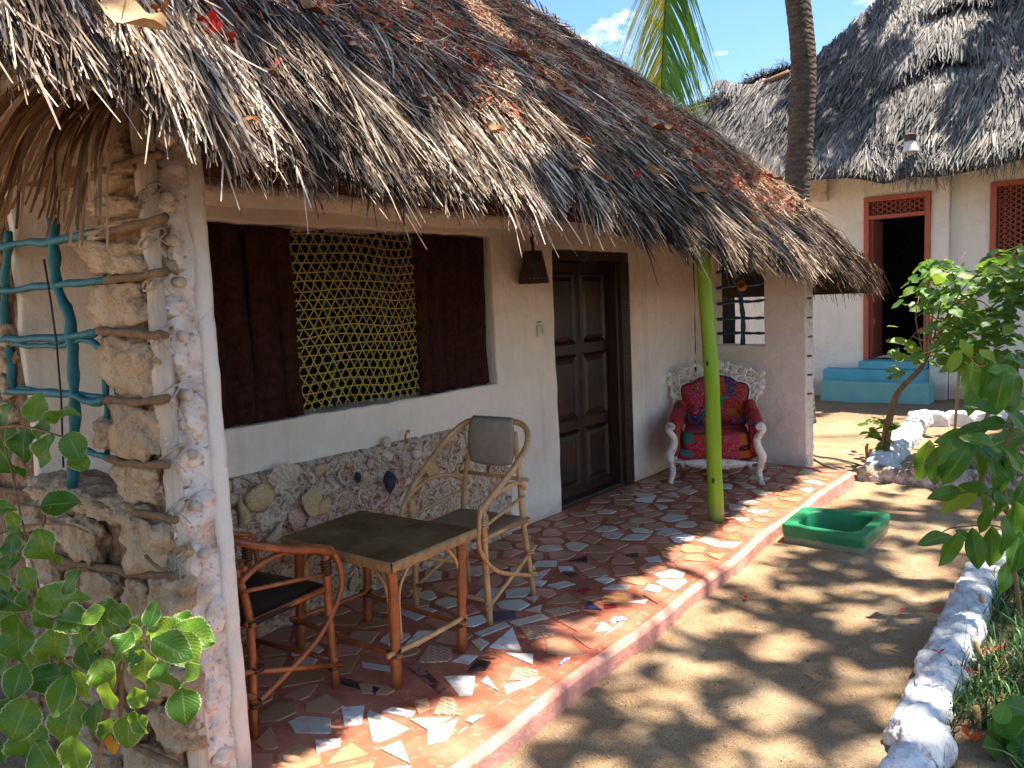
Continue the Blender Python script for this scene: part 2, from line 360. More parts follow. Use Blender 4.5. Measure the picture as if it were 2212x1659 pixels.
c = k.ramp(b_, [(.30, (.26, .19, .14)), (.43, (.62, .60, .59)), (.75, (.74, .74, .76))])
c = k.mix(k.ramp(a, [(.58, 0.0), (.70, .75)]), c, (.36, .27, .19))
c = k.mix(k.ramp(k.noise(70, 4, .7), [(.34, .7), (.42, 0.0)]), c, (.20, .15, .11))
k.col(c); k.bump(a, .8, .03); k.bump(b_, .7, .010); M['wwash'] = k.m
k = Mt('worn_whitewashed_stone', .9, .1)
a = k.noise(6, 7, .68, dist=.5); b_ = k.noise(26, 6, .7)
c = k.ramp(a, [(.40, (.30, .20, .13)), (.52, (.60, .50, .42)), (.66, (.80, .77, .73))])
k.col(k.mix(k.ramp(b_, [(.34, .7), (.48, 0.0)]), c, (.22, .15, .10))); k.bump(a, 1, .04); k.bump(b_, 1, .012); M['wwash_worn'] = k.m
M['redframe'] = simple('brick_red_paint', (.42, .11, .065), .55, .15, 10, .2, .003)
M['redlattice'] = simple('red_lattice_wood', (.26, .065, .035), .6, .2, 20, .2, .002)
M['redback'] = simple('lattice_backing', (.06, .012, .008), .8, .2, 6, 0)
M['step_blue'] = simple('sky_blue_paint', (.10, .36, .46), .6, .15, 4, .4, .006)
M['step_teal'] = simple('pale_teal_paint', (.17, .40, .38), .7, .15, 4, .5, .008)
M['petal'] = simple('red_petal', (.62, .022, .018), .5, .3, 30, 0)
M['petal_or'] = simple('orange_petal', (.60, .14, .02), .5, .3, 30, 0)
M['orange_fl'] = simple('orange_blossom', (.75, .10, .01), .5, .2, 30, 0)
M['white_fl'] = simple('pale_blossom', (.70, .66, .40), .5, .2, 30, 0)
M['dryleaf'] = simple('fallen_leaf', (.33, .14, .045), .6, .35, 14, .4, .004)
M['dryleaf_pale'] = simple('pale_fallen_leaf', (.52, .33, .17), .6, .3, 14, .4, .004)
M['clay'] = simple('orange_clay', (.42, .17, .05), .6, .25, 10, .2, .003)
M['hose'] = simple('grey_hose', (.10, .10, .10), .5, .1, 6, 0)
M['lampwhite'] = simple('white_enamel', (.62, .60, .58), .4, .1, 6, 0)
M['wire'] = simple('dark_wire', (.03, .025, .02), .6, .2, 20, 0)
M['slabpaint'] = simple('pale_blue_threshold', (.40, .42, .55), .5, .1, 4, 0)

# ------------------------------------------------------------------ geometry helpers
class G:
    """vertex / face collector"""
    def __init__(s): s.v = []; s.f = []; s.uv = None; s.t = []
    def add(s, vs, fs, tone=None):
        o = len(s.v); s.v += [tuple(map(float, p)) for p in vs]; s.f += [tuple(o+i for i in f) for f in fs]
        if tone is not None: s.t += [tone]*len(vs)
        return s
    def box(s, a, b):
        x0, y0, z0 = a; x1, y1, z1 = b
        return s.add([(x0,y0,z0),(x1,y0,z0),(x1,y1,z0),(x0,y1,z0),(x0,y0,z1),(x1,y0,z1),(x1,y1,z1),(x0,y1,z1)],
                     [(0,3,2,1),(4,5,6,7),(0,1,5,4),(1,2,6,5),(2,3,7,6),(3,0,4,7)])
    def tube(s, pts, r, n=8, cap=True, jit=0, tone=None, flat=1.0):
        pts = [Vector(tuple(map(float, p))) for p in pts]; m = len(pts)
        rs = [r]*m if isinstance(r, (int, float)) else list(r)
        t0 = (pts[1]-pts[0]).normalized()
        a = t0.orthogonal().normalized()
        vs = []; fs = []
        for i in range(m):
            t = (pts[min(i+1, m-1)]-pts[max(i-1, 0)])
            if t.length < 1e-9: t = t0
            t.normalize(); a = (a - t*a.dot(t)); a.normalize(); b = t.cross(a)
            for j in range(n):
                an = 2*pi*j/n; q = rs[i]*(1+(RNG.uniform(-jit, jit) if jit else 0))
                vs.append(pts[i]+a*(cos(an)*q)+b*(sin(an)*q*flat))
        for i in range(m-1):
            for j in range(n):
                k2 = (j+1) % n; fs.append((i*n+j, i*n+k2, (i+1)*n+k2, (i+1)*n+j))
        if cap: fs.append(tuple(range(n-1, -1, -1))); fs.append(tuple((m-1)*n+j for j in range(n)))
        return s.add(vs, fs, tone)
    def obj(s, name, mt, parent=None, smooth=True, bevel=0, seg=2, sub=0, loc=None):
        me = bpy.data.meshes.new(name); me.from_pydata(s.v, [], s.f)
        if s.t and len(s.t) == len(s.v):
            at = me.attributes.new('tone', 'FLOAT', 'POINT'); at.data.foreach_set('value', s.t)
        if s.uv is not None:
            ul = me.uv_layers.new(name='UVMap'); li = np.empty(len(me.loops), 'i'); me.loops.foreach_get('vertex_index', li)
            ul.data.foreach_set('uv', np.asarray(s.uv, 'f')[li].ravel())
        me.materials.append(mt)
        if smooth: me.polygons.foreach_set('use_smooth', [True]*len(me.polygons))
        me.update()
        o = bpy.data.objects.new(name, me); COL.objects.link(o)
        if loc is not None: o.location = loc
        if parent: o.parent = parent
        if bevel:
            b = o.modifiers.new('bevel', 'BEVEL'); b.width = bevel; b.segments = seg; b.limit_method = 'ANGLE'; b.harden_normals = False
            if smooth: me.polygons.foreach_set('use_smooth', [True]*len(me.polygons)); 
        if sub:
            q = o.modifiers.new('sub', 'SUBSURF'); q.levels = sub; q.render_levels = sub
        return o

def tag(o, label=None, cat=None, group=None, kind=None):
    if label: o['label'] = label
    if cat: o['category'] = cat
    if group: o['group'] = group
    if kind: o['kind'] = kind
    return o
def empty(name, loc=(0, 0, 0), rz=0, label=None, cat=None, group=None):
    o = bpy.data.objects.new(name, None); COL.objects.link(o); o.location = loc; o.rotation_euler = (0, 0, rz)
    o.empty_display_size = .1
    return tag(o, label, cat, group)
def world_parent(ch, par):
    """parent while keeping the child's world-space mesh where it is"""
    ch.parent = par; ch.matrix_parent_inverse = par.matrix_basis.inverted()
    return ch
def inst(name, me, loc, rot, scale, parent=None, mt=None):
    o = bpy.data.objects.new(name, me); COL.objects.link(o); o.location = loc
    if hasattr(rot, 'to_euler'): o.rotation_euler = rot.to_euler()
    else: o.rotation_euler = rot
    o.scale = scale if hasattr(scale, '__len__') else (scale,)*3
    if parent: o.parent = parent
    if mt is not None:
        o.material_slots[0].link = 'OBJECT'; o.material_slots[0].material = mt
    return o
def cat_rom(pts, n=6):
    P = [Vector(tuple(map(float, p))) for p in pts]; P = [P[0]*2-P[1]]+P+[P[-1]*2-P[-2]]; o = []
    for i in range(1, len(P)-2):
        for j in range(n):
            t = j/n; a, b, c, d = P[i-1:i+3]
            o.append(.5*((2*b)+(-a+c)*t+(2*a-5*b+4*c-d)*t*t+(-a+3*b-3*c+d)*t*t*t))
    o.append(P[-2]); return o
def nz(p, s=1.0, o=0.0): return mnoise.noise(Vector((p[0]*s+o, p[1]*s+o*1.3, p[2]*s-o)))
_ico = {}
def ico(sub):
    if sub not in _ico:
        bm = bmesh.new(); bmesh.ops.create_icosphere(bm, subdivisions=sub, radius=1)
        _ico[sub] = ([v.co.copy() for v in bm.verts], [tuple(v.index for v in f.verts) for f in bm.faces]); bm.free()
    return _ico[sub]
def blob(c, r, seed=0, amp=.2, fr=1.4, sub=3, boxy=.0, fine=.06):
    vs, fs = ico(sub); o = []
    for v in vs:
        m = max(abs(v.x), abs(v.y), abs(v.z)); q = v*((1-boxy)+boxy/m)
        d = 1+amp*nz(v, fr, seed)+fine*nz(v, fr*3.7, seed+9)*1.6
        o.append((c[0]+q.x*d*r[0], c[1]+q.y*d*r[1], c[2]+q.z*d*r[2]))
    return o, fs

def quadstrips(name, P, D, N, Ln, W, tone, mt, parent=None, seg=3, droop=None, bend=None, curl=0.0, taper=.35, lift=None):
    """many thin ribbons as one mesh. P,D,N (n,3)"""
    n = len(P); S = np.cross(D, N); S /= np.linalg.norm(S, axis=1, keepdims=True)+1e-9
    rows = seg+1; V = np.empty((n, rows, 2, 3))
    droop = np.zeros(n) if droop is None else droop
    bend = np.zeros(n) if bend is None else bend
    lift = np.zeros(n) if lift is None else lift
    ph = NR.uniform(-1, 1, n)*curl
    for i in range(rows):
        s = i/seg
        c = P + D*(Ln*s)[:, None] + S*(bend*s*s*Ln)[:, None] + N*(lift*s*Ln)[:, None]
        c[:, 2] -= droop*s*s*Ln
        tw = ph*s; side = S*np.cos(tw)[:, None]+N*np.sin(tw)[:, None]
        wd = W*(1-(1-taper)*s**1.5)*.5
        V[:, i, 0] = c-side*wd[:, None]; V[:, i, 1] = c+side*wd[:, None]
    V = V.reshape(-1, 3)
    base = (np.arange(n)*rows*2)[:, None, None]
    q = np.array([[2*i, 2*i+1, 2*i+3, 2*i+2] for i in range(seg)])[None]
    Fq = (base+q).reshape(-1, 4)
    me = bpy.data.meshes.new(name)
    me.vertices.add(len(V)); me.vertices.foreach_set('co', V.ravel().astype('f'))
    me.loops.add(Fq.size); me.loops.foreach_set('vertex_index', Fq.ravel().astype('i'))
    me.polygons.add(len(Fq)); me.polygons.foreach_set('loop_start', (np.arange(len(Fq))*4).astype('i'))
    me.polygons.foreach_set('loop_total', np.full(len(Fq), 4, 'i'))
    me.update(calc_edges=True)
    at = me.attributes.new('tone', 'FLOAT', 'POINT'); at.data.foreach_set('value', np.repeat(tone, rows*2).astype('f'))
    me.materials.append(mt)
    o = bpy.data.objects.new(name, me); COL.objects.link(o)
    if parent: o.parent = parent
    return o

def vnoise(x, y, s, seed=0):
    """cheap vectorised value noise in [0,1]"""
    x = x*s; y = y*s; xi = np.floor(x).astype(int); yi = np.floor(y).astype(int); fx = x-xi; fy = y-yi
    fx = fx*fx*(3-2*fx); fy = fy*fy*(3-2*fy)
    def h(a, b):
        v = np.sin(a*127.1+b*311.7+seed*74.7)*43758.5453; return v-np.floor(v)
    return (h(xi, yi)*(1-fx)+h(xi+1, yi)*fx)*(1-fy)+(h(xi, yi+1)*(1-fx)+h(xi+1, yi+1)*fx)*fy

def wall_grid(name, O, u, v, n, U, V, holes, thick, mt, parent, step=.06, amp=.006, edge=.006, seed=0):
    O, u, v, n = map(Vector, (O, u, v, n))
    def lines(a, b, ks):
        s = sorted(set([a, b]+[k for k in ks if a < k < b])); o = []
        for p, q in zip(s[:-1], s[1:]):
            m = max(1, int(round((q-p)/step))); o += [p+(q-p)*i/m for i in range(m)]
        return o+[b]
    us = lines(U[0], U[1], [h[0] for h in holes]+[h[1] for h in holes]); vs = lines(V[0], V[1], [h[2] for h in holes]+[h[3] for h in holes])
    nu, nv = len(us), len(vs)
    def solid(i, j):
        if i < 0 or j < 0 or i >= nu-1 or j >= nv-1: return False
        a = (us[i]+us[i+1])/2; b = (vs[j]+vs[j+1])/2
        return not any(h[0] < a < h[1] and h[2] < b < h[3] for h in holes)
    g = G(); idx = {}
    def vert(i, j, back):
        key = (i, j, back)
        if key not in idx:
            p = O+u*us[i]+v*vs[j]
            du = nz(p, 7, seed)*edge; dv = nz(p, 7, seed+5)*edge
            p = p+u*du+v*dv
            p = p - n*thick if back else p + n*(amp*(nz(p, 1.7, seed)+.5*nz(p, 6, seed)))
            idx[key] = len(g.v); g.v.append(tuple(p))
        return idx[key]
    for i in range(nu-1):
        for j in range(nv-1):
            if not solid(i, j): continue
            g.f.append((vert(i, j, 0), vert(i+1, j, 0), vert(i+1, j+1, 0), vert(i, j+1, 0)))
            g.f.append((vert(i, j, 1), vert(i, j+1, 1), vert(i+1, j+1, 1), vert(i+1, j, 1)))
            for (a, b, s) in (((i, j), (i+1, j), (i, j-1)), ((i+1, j), (i+1, j+1), (i+1, j)), ((i+1, j+1), (i, j+1), (i, j+1)), ((i, j+1), (i, j), (i-1, j))):
                if not solid(*s): g.f.append((vert(*a, 0), vert(*a, 1), vert(*b, 1), vert(*b, 0)))
    o = g.obj(name, mt, parent, smooth=False)
    bv = o.modifiers.new('bevel', 'BEVEL'); bv.width = .012; bv.segments = 2; bv.limit_method = 'ANGLE'; bv.angle_limit = radians(50)
    return o

# ================================================================== GROUND
GZ = -0.17
def gz(y): return float(np.interp(y, [5.6, 8.0], [-.09, -.17]))
def ground_z(x, y):
    b = .012*nz((x, y, 0), 1.3, 3)+.009*nz((x, y, 0), 3.7, 8)+.005*nz((x, y, 0), 9.0, 4)
    if x > -.55: b += .05*min(1, (x+.55)*3)
    return gz(y)+b
def axis(a, b, s, e):
    L = list(np.arange(a, b+1e-6, s)); k = s; lo = a; hi = b
    while lo > -e: k *= 1.5; lo -= k; L.insert(0, lo)
    k = s
    while hi < e: k *= 1.5; hi += k; L.append(hi)
    return L
gx = axis(-3, 1.4, .055, 400); gy = axis(1, 13.4, .06, 400)
g = G(); g.v = [(x, y, ground_z(x, y) if (-5 < x < 6 and -3 < y < 16) else gz(y)) for x in gx for y in gy]
ny = len(gy); g.f = [(i*ny+j, (i+1)*ny+j, (i+1)*ny+j+1, i*ny+j+1) for i in range(len(gx)-1) for j in range(ny-1)]
DIM = [(RNG.uniform(-1.75, 1.2), RNG.uniform(1.6, 9.5), RNG.random()*3.1, RNG.uniform(.007, .016), RNG.uniform(.8, 1.2)) for _ in range(150)]
VA = np.array(g.v)
for (cx, cy, th, dp, sc_) in DIM:
    dx = VA[:, 0]-cx; dy = VA[:, 1]-cy; u = (dx*cos(th)+dy*sin(th))/(.13*sc_); v = (-dx*sin(th)+dy*cos(th))/(.055*sc_); r2 = u*u+v*v
    VA[:, 2] += np.where(r2 < 9, -dp*np.exp(-r2)+dp*.45*np.exp(-(np.sqrt(r2)-1.6)**2*3), 0)
g.v = [tuple(p) for p in VA]
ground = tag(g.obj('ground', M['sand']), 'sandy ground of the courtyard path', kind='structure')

# ================================================================== TERRACE
def edgeX(y): return float(np.interp(y, [1.3, 1.9, 2.6, 3.5, 4.2, 5.1, 6.8], [-1.78, -1.80, -1.83, -1.84, -1.865, -1.905, -1.93]))-.008*sin(y*5.3)
ys = list(np.arange(1.25, 7.06, .07))+[7.065]
xs = [-3.42, -3.1, -2.8, -2.5, -2.2]
terr = tag(empty('terrace'), 'red cement terrace floor set with broken tiles', kind='structure')
g = G()
prof = [(-.16, 0.0), (-.04, 0.0), (-.012, -.006), (.0, -.022), (.004, -.10), (.010, -.30)]
for y in ys:
    e = edgeX(y)
    for x in xs: g.v.append((x, y, .003*nz((x, y, 0), 2, 1)))
    for dx, z in prof: g.v.append((e+dx+.004*nz((0, y, z*9), 6, 2), y, z+.003*nz((dx, y, 0), 3, 1)))
m = len(xs)+len(prof)
g.f = [(i*m+j, i*m+j+1, (i+1)*m+j+1, (i+1)*m+j) for i in range(len(ys)-1) for j in range(m-1)]
g.f.append(tuple((len(ys)-1)*m+j for j in range(m)))
# far end face closes the slab
o = g.obj('terrace_floor', M['screed'], terr, smooth=False); o.data.materials.append(M['screed_edge'])
for p in o.data.polygons:
    c = p.center
    if c.x > edgeX(c.y)-.07: p.material_index = 1
    if abs(p.normal.z) > .3: p.use_smooth = True

shards = []
def shard_obj(poly, key, h=.003):
    c = sum((Vector(p) for p in poly), Vector((0, 0)))/len(poly)
    pr = [Vector(p)-c for p in poly]; n = len(pr); g = G()
    top = [(p.x*.97, p.y*.97, h) for p in pr]; bot = [(p.x, p.y, -.004) for p in pr]
    area = sum(pr[i].x*pr[(i+1) % n].y-pr[(i+1) % n].x*pr[i].y for i in range(n))
    if area < 0: top.reverse(); bot.reverse()
    g.add(top+bot, [tuple(range(n))]+[(i, n+i, n+(i+1) % n, (i+1) % n) for i in range(n)])
    o = g.obj('tile_shard', M['shard'][key], terr, smooth=False, loc=(c.x, c.y, .003*nz((c.x, c.y, 0), 2, 1)+.0025))
    o.rotation_euler = (RNG.uniform(-.012, .012), RNG.uniform(-.012, .012), 0); shards.append((c, max(p.length for p in pr))); return o
HS = """w 0,1270 150,1262 135,1380 20,1390|w 265,1300 330,1270 485,1300 455,1330 420,1335|g 165,1320 180,1285 440,1410 245,1495 200,1490|c 440,1350 500,1340 720,1335 560,1420|w 560,1425 760,1340 735,1510 555,1510|g 250,1540 385,1480 450,1640|w 765,1440 820,1395 905,1440 870,1475|g 805,1360 850,1325 985,1340 905,1400|w 665,1070 745,1065 870,1070 850,1190 760,1195|w 905,1105 945,1065 1015,1165|k 0,1080 255,1150 225,1190 0,1115|d 430,1010 500,985 680,1150 640,1185|k 815,1045 875,960 970,975 935,1030|w 720,970 790,930 885,935 825,990|w 415,858 460,812 560,826 490,875|w 462,808 500,770 630,775 563,822|w 960,880 1110,750 1170,905|w 1060,920 1245,925 1240,995|c 1050,1125 1420,1110 1380,1180 1065,1190|x 1150,740 1330,735 1400,800 1210,830|x 1080,1095 1130,1010 1280,1030 1260,1100|x 590,1320 650,1200 720,1210 790,1325|g 860,790 1060,715 1095,740 905,810|c 1085,715 1300,665 1345,690 1140,740|n 960,650 1125,645 1140,695 970,720|r 1530,510 1580,490 1620,510 1575,535|n 1570,630 1605,575 1690,640|r 1700,605 1780,600 1785,620 1710,630|b 1730,720 1770,680 1860,690 1820,715|b 1450,950 1590,980 1540,1050|w 1405,355 1500,355 1505,390 1415,390|w 1640,440 1700,420 1775,440 1710,470|k 1430,390 1490,388 1540,410 1490,425|g 1240,440 1260,400 1360,370 1290,440|w 1240,445 1335,450 1290,485 1250,480|g 1090,365 1180,355 1150,395 1110,400|g 1230,355 1270,320 1400,320 1395,355|w 1640,780 1690,710 1770,765|w 1770,830 1800,730 1955,745 1860,800|k 1470,320 1590,290 1595,325|g 1810,180 1880,145 2005,150 1950,185|c 1190,640 1300,605 1290,655|w 1120,1300 1220,1265 1180,1320|x 1310,640 1450,615 1550,640 1380,680|w -170,1480 0,1470 -10,1520 -160,1570|t 110,1120 380,1140 300,1190 130,1180|o -60,960 120,930 60,1050 -40,1060|g 130,980 340,1010 330,1040 140,1010|g 1690,500 1760,470 1880,480 1850,510|c 840,840 900,820 960,850 900,900|g 960,1440 1060,1400 1090,1440 1000,1470|w 1850,590 1990,570 1960,600|g 1940,660 2050,640 2090,680 1990,690|t 1540,560 1650,545 1690,560 1600,580|w 1990,470 2080,490 2060,530 1960,510|p 1030,1240 1290,1200 1270,1290 1060,1310|t 470,1240 560,1210 580,1290 500,1320|c 1190,560 1280,545 1250,590|g 1330,480 1450,450 1520,470 1400,500|p 700,640 850,600 900,650 760,690|k 1840,285 1920,265 1925,295|g 1960,300 2060,285 2080,320 1990,325"""
for s in HS.split('|'):
    key, *pts = s.split(); poly = []
    for p in pts:
        a, b = map(float, p.split(',')); q = onZ(737.3+a/3.0, 1106+b/3.0, 0.0); poly.append((q[0], q[1]))
    if max(p[0] for p in poly) > -1.95: 
        poly = [(min(p[0], -1.955), p[1]) for p in poly]
    shard_obj(poly, key)
keys = 'wggccttttpppppooootxpocttptp'
# the remaining pieces are fitted between each other like crazy paving
heroes = list(shards); seeds = []; tries = 0
while tries < 40000 and len(seeds) < 300-len(heroes)-2:
    tries += 1
    y = 1.35+5.65*RNG.random(); x = RNG.uniform(-3.35, edgeX(y)-.12); sep_ = .128 if tries < 15000 else .112 if tries < 25000 else .095
    if any((c.x-x)**2+(c.y-y)**2 < (r*.72+.055)**2 for c, r in heroes): continue
    if any((a[0]-x)**2+(a[1]-y)**2 < sep_**2 for a in seeds): continue
    seeds.append((x, y))
def clip_poly(P, c, n):
    """keep the side (p-c).n < 0"""
    o = []
    for i in range(len(P)):
        a, b = P[i], P[(i+1) % len(P)]; da = (a-c).dot(n); db = (b-c).dot(n)
        if da < 0: o.append(a)
        if (da < 0) != (db < 0): o.append(a+(b-a)*(da/(da-db)))
    return o
for (x, y) in seeds:
    p0 = Vector((x, y)); th = RNG.random()*3; st = RNG.uniform(.7, 1)
    nn_ = RNG.choice((3, 4, 4, 4, 5)); P = [p0+Vector((cos(th+a), sin(th+a)))*RNG.uniform(.075, .175) for a in [2*pi*(i+RNG.uniform(-.28, .28))/nn_ for i in range(nn_)]]
    for (a, b) in seeds:
        q = Vector((a, b)); d = q-p0; L_ = d.length
        if 1e-6 < L_ < .34: P = clip_poly(P, p0+d*.5-d/L_*RNG.uniform(.006, .024), d/L_)
    for c, r in heroes:
        d = c-p0; L_ = d.length
        if L_ < r+.2: P = clip_poly(P, c-d/L_*(r*.86+.006), d/L_)
    e = edgeX(y)-.085; P = clip_poly(P, Vector((e, y)), Vector((1, 0))); P = clip_poly(P, Vector((-3.37, y)), Vector((-1, 0))); P = clip_poly(P, Vector((x, 7.03)), Vector((0, 1)))
    Q = [p for i, p in enumerate(P) if (p-P[i-1]).length > .014] if len(P) > 3 else P
    if len(Q) < 3: continue
    ar = abs(sum(Q[i].x*Q[(i+1) % len(Q)].y-Q[(i+1) % len(Q)].x*Q[i].y for i in range(len(Q))))/2
    if ar < .0012: continue
    shard_obj([(p.x, p.y) for p in Q], RNG.choice(keys))

# ================================================================== NEAR HOUSE
house = empty('thatched_cottage', (-3.4, 4, 0), 0, 'low cream cottage with grey thatched roof, stone end wall and tiled verandah', 'cottage')
def H(o): return world_parent(o, house)
XW = -3.40
WY0, WY1, WZ0, WZ1 = 1.80, 4.06, 1.05, 2.035
wall = H(wall_grid('verandah_wall', (XW, 0, 0), (0, 1, 0), (0, 0, 1), (1, 0, 0), (1.205, 7.07), (-.05, 2.9), [(WY0, WY1, WZ0, WZ1), (4.755, 5.83, -.06, 1.96)], .25, M['plaster'], None, .055, .010, .010))
rw = H(wall_grid('return_wall', (0, 7.07, 0), (1, 0, 0), (0, 0, 1), (0, -1, 0), (-3.398, -2.335), (-.12, 2.3), [(-3.20, -2.715, 1.10, 2.0)], .2, M['plaster_white'], None, .055, .008, .006, 4))
# rough rubble edge of the return wall end
g = G()
for i in range(26):
    z = -.1+i*.075+RNG.uniform(-.02, .02)
    v, f = blob((-2.335, 7.17+RNG.uniform(-.06, .06), z), (.010, .05, .05), i, .3, 1.5, 2); g.add(v, f)
H(g.obj('rubble_edge', M['plaster_white'])); g.t = []
for i in range(8):
    z = 1.85-i*.17; g2 = G(); g2.tube([(-2.335, 7.10, z), (-2.295, 7.10+RNG.uniform(-.02, .02), z+.004)], .010, 7); H(g2.obj('stick_end', M['stick']))
# closing walls of the room (floor and partition coloured black for interior shade)
g = G(); g.box((-7.2, 1.40, -.05), (-7.0, 7.27, 3.2)); g.box((-7.0, 7.07, -.05), (-3.652, 7.27, 2.6)); H(g.obj('rear_wall', M['plaster'], smooth=False))
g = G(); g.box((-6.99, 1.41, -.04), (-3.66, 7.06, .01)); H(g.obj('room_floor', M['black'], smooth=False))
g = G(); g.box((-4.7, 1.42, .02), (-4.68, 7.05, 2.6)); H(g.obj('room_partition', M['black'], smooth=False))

# ---- shell and coral dado under the window
dado = H(empty('shell_panel')) ; dado.location = (0, 0, 0); dado.matrix_parent_inverse = house.matrix_basis.inverted()
g = G(); ny_, nz_ = 170, 56; PY0, PY1, PZ1 = 1.42, 4.12, .82
for i in range(ny_+1):
    for j in range(nz_+1):
        y = PY0+(PY1-PY0)*i/ny_+(.025 if i == ny_ else 0)*sin(j*1.3); z = -.01+(PZ1+.01)*j/nz_
        d = .020+.018*nz((0, y, z), 9, 2)+.022*(1-2*abs(nz((0, y, z), 17, 5)))
        if i in (0, ny_) or j == nz_: d = -.012
        g.v.append((XW+d, y, z))
g.f = [(i*(nz_+1)+j, (i+1)*(nz_+1)+j, (i+1)*(nz_+1)+j+1, i*(nz_+1)+j+1) for i in range(ny_) for j in range(nz_)]
g.obj('shell_mortar', M['shellbed'], dado)
def shell_mesh(kind, seed):
    g = G(); r = random.Random(seed)
    if kind == 'fan':
        n = 13; vs = [(0.012, 0, -.5)]; 
        for k_ in (1, 2, 3):
            for i in range(n):
                a = radians(-62+124*i/(n-1)); q = k_/3; rr = q*(1+.04*(i % 2)); h = .16*sin(pi*q*.9)+(.03 if i % 2 else 0)*q
                vs.append((h, sin(a)*rr*.62, -.5+cos(a)*rr))
        fs = [(0, 1+i, 2+i) for i in range(n-1)]+[(1+(k_)*n+i, 1+(k_+1)*n+i, 2+(k_+1)*n+i, 2+k_*n+i) for k_ in range(2) for i in range(n-1)]
        g.add(vs, fs)
    elif kind == 'cone':
        pts = [(0.1+.05*sin(t*3), (t-.5)*.9, .12*sin(t*5+seed)) for t in np.linspace(0, 1, 9)]
        g.tube(pts, [.05+.16*sin(pi*(t**.7))*(1+.25*sin(t*26)) for t in np.linspace(0, 1, 9)], 9)
    elif kind == 'tear':
        ts = np.linspace(0, 1, 11); g.tube([(.03+.10*sin(pi*t), .03*sin(t*4), .5-t) for t in ts], [.02+.27*sin(pi*min(1, (t*1.25)))**.8 if t < .62 else max(.006, .25*(1-t)/.38) for t in ts], 12)
    elif kind == 'cup':
        pts = [(.05+.1*sin(a), cos(a)*.36, sin(a)*.42) for a in np.linspace(.2, 5.4, 13)]
        g.tube(pts, [.06+.05*sin(t) for t in np.linspace(0, 3.1, 13)], 7)
    else:
        v, f = blob((0, 0, 0), (.16, .42, .34), seed, .35, 1.6, 2); g.add(v, f)
    me = g.obj('shell', M['shell'][seed % 4], None, smooth=(kind != 'fan')); m_ = me.data; bpy.data.objects.remove(me); return m_
SM = [shell_mesh('fan', 1), shell_mesh('fan', 2), shell_mesh('cone', 3), shell_mesh('cup', 4), shell_mesh('lump', 5), shell_mesh('lump', 6), shell_mesh('cone', 7), shell_mesh('cup', 11), shell_mesh('fan', 12), shell_mesh('tear', 2)]
pl = []
def put_shell(y, z, s, me, mt, tilt=None, d=.026, sx=None):
    inst('shell', me, (XW+d, y, z), (RNG.uniform(0, 6.28) if tilt is None else tilt, RNG.uniform(-.35, .35), RNG.uniform(-.35, .35)), (sx or s*.75, s, s), dado, mt); pl.append((y, z, s*.4))
for (px, py, s, mk, sh, tl) in [(838, 1042, .14, 'shell_dark', 9, 0), (770, 1032, .075, 'shell_dark', 9, .3), (1030, 965, .12, 'shell_dark', 9, -.2), (612, 1030, .17, 0, 0, .6), (560, 1075, .20, 1, 4, .2), (520, 1110, .14, 1, 2, 1.3),
                                (672, 1080, .17, 1, 8, 2.8), (700, 1095, .15, 1, 5, 0), (690, 1015, .10, 1, 5, .5), (900, 980, .10, 0, 5, 0), (878, 940, .07, 'shell_red', 3, 0), (835, 955, .09, 0, 5, 1), (780, 1075, .10, 0, 3, 0),
                                (930, 1010, .12, 1, 8, 2), (905, 1050, .05, 'shell_red', 2, 1.4), (800, 1000, .08, 2, 4, 1), (960, 950, .09, 3, 2, 2), (740, 1030, .1, 3, 3, 1), (1010, 920, .08, 3, 4, 1), (590, 1150, .13, 0, 2, .4), (640, 1120, .12, 2, 0, 1)]:
    q = onX(px, py, XW+.04); put_shell(q[1], q[2], s, SM[sh], M[mk] if isinstance(mk, str) else M['shell'][mk], tl, .045)
t = 0
while len(pl) < 240 and t < 20000:
    t += 1; y = RNG.uniform(PY0+.5, PY1-.03); z = RNG.uniform(.02, PZ1-.03); s = RNG.choice((.05, .06, .07, .09, .12))
    if any((y-a)**2+(z-b)**2 < (s*.36+c)**2 for a, b, c in pl): continue
    put_shell(y, z, s, RNG.choice(SM), RNG.choice(M['shell']) if RNG.random() > .05 else M['shell_red'])

# ---- main window: mat curtains, yellow hexagonal screen, teal bars behind
win = H(empty('window')); win.matrix_parent_inverse = house.matrix_basis.inverted()
def curtain(y0, y1, x, folds, seed, z0=WZ0+.005, z1=WZ1-.012):
    g = G(); n = int((y1-y0)/.012); mz = 26
    for i in range(n+1):
        for j in range(mz+1):
            y = y0+(y1-y0)*i/n; z = z0+(z1-z0)*j/mz
            d = .034*abs(sin((y-y0)/(y1-y0)*pi*folds+.4*sin(z*3+seed)))+.006*nz((0, y, z), 8, seed)
            if i in (0, n): d -= .008
            y += .008*nz((0, y, z), 6, seed+3); z += (.012*nz((0, y, z), 14, seed) if j in (0, mz) else 0)
            g.v.append((x+d, y, z))
    g.f = [(i*(mz+1)+j, (i+1)*(mz+1)+j, (i+1)*(mz+1)+j+1, i*(mz+1)+j+1) for i in range(n) for j in range(mz)]
    o = g.obj('mat_curtain', M['mat'], win); so_ = o.modifiers.new('thick', 'SOLIDIFY'); so_.thickness = .008; return o
curtain(WY0+.01, 2.24, XW-.065, 3, 1); curtain(2.235, 2.41, XW-.050, 1, 2); curtain(2.40, 2.53, XW-.060, 1, 3)
curtain(3.37, 3.62, XW-.055, 2, 4); curtain(3.61, WY1-.02, XW-.065, 3, 5)
scr = H(empty('hexagonal_screen')); scr.matrix_parent_inverse = house.matrix_basis.inverted()
SY0, SY1, SZ0, SZ1 = 2.505, 3.395, WZ0+.012, WZ1-.015
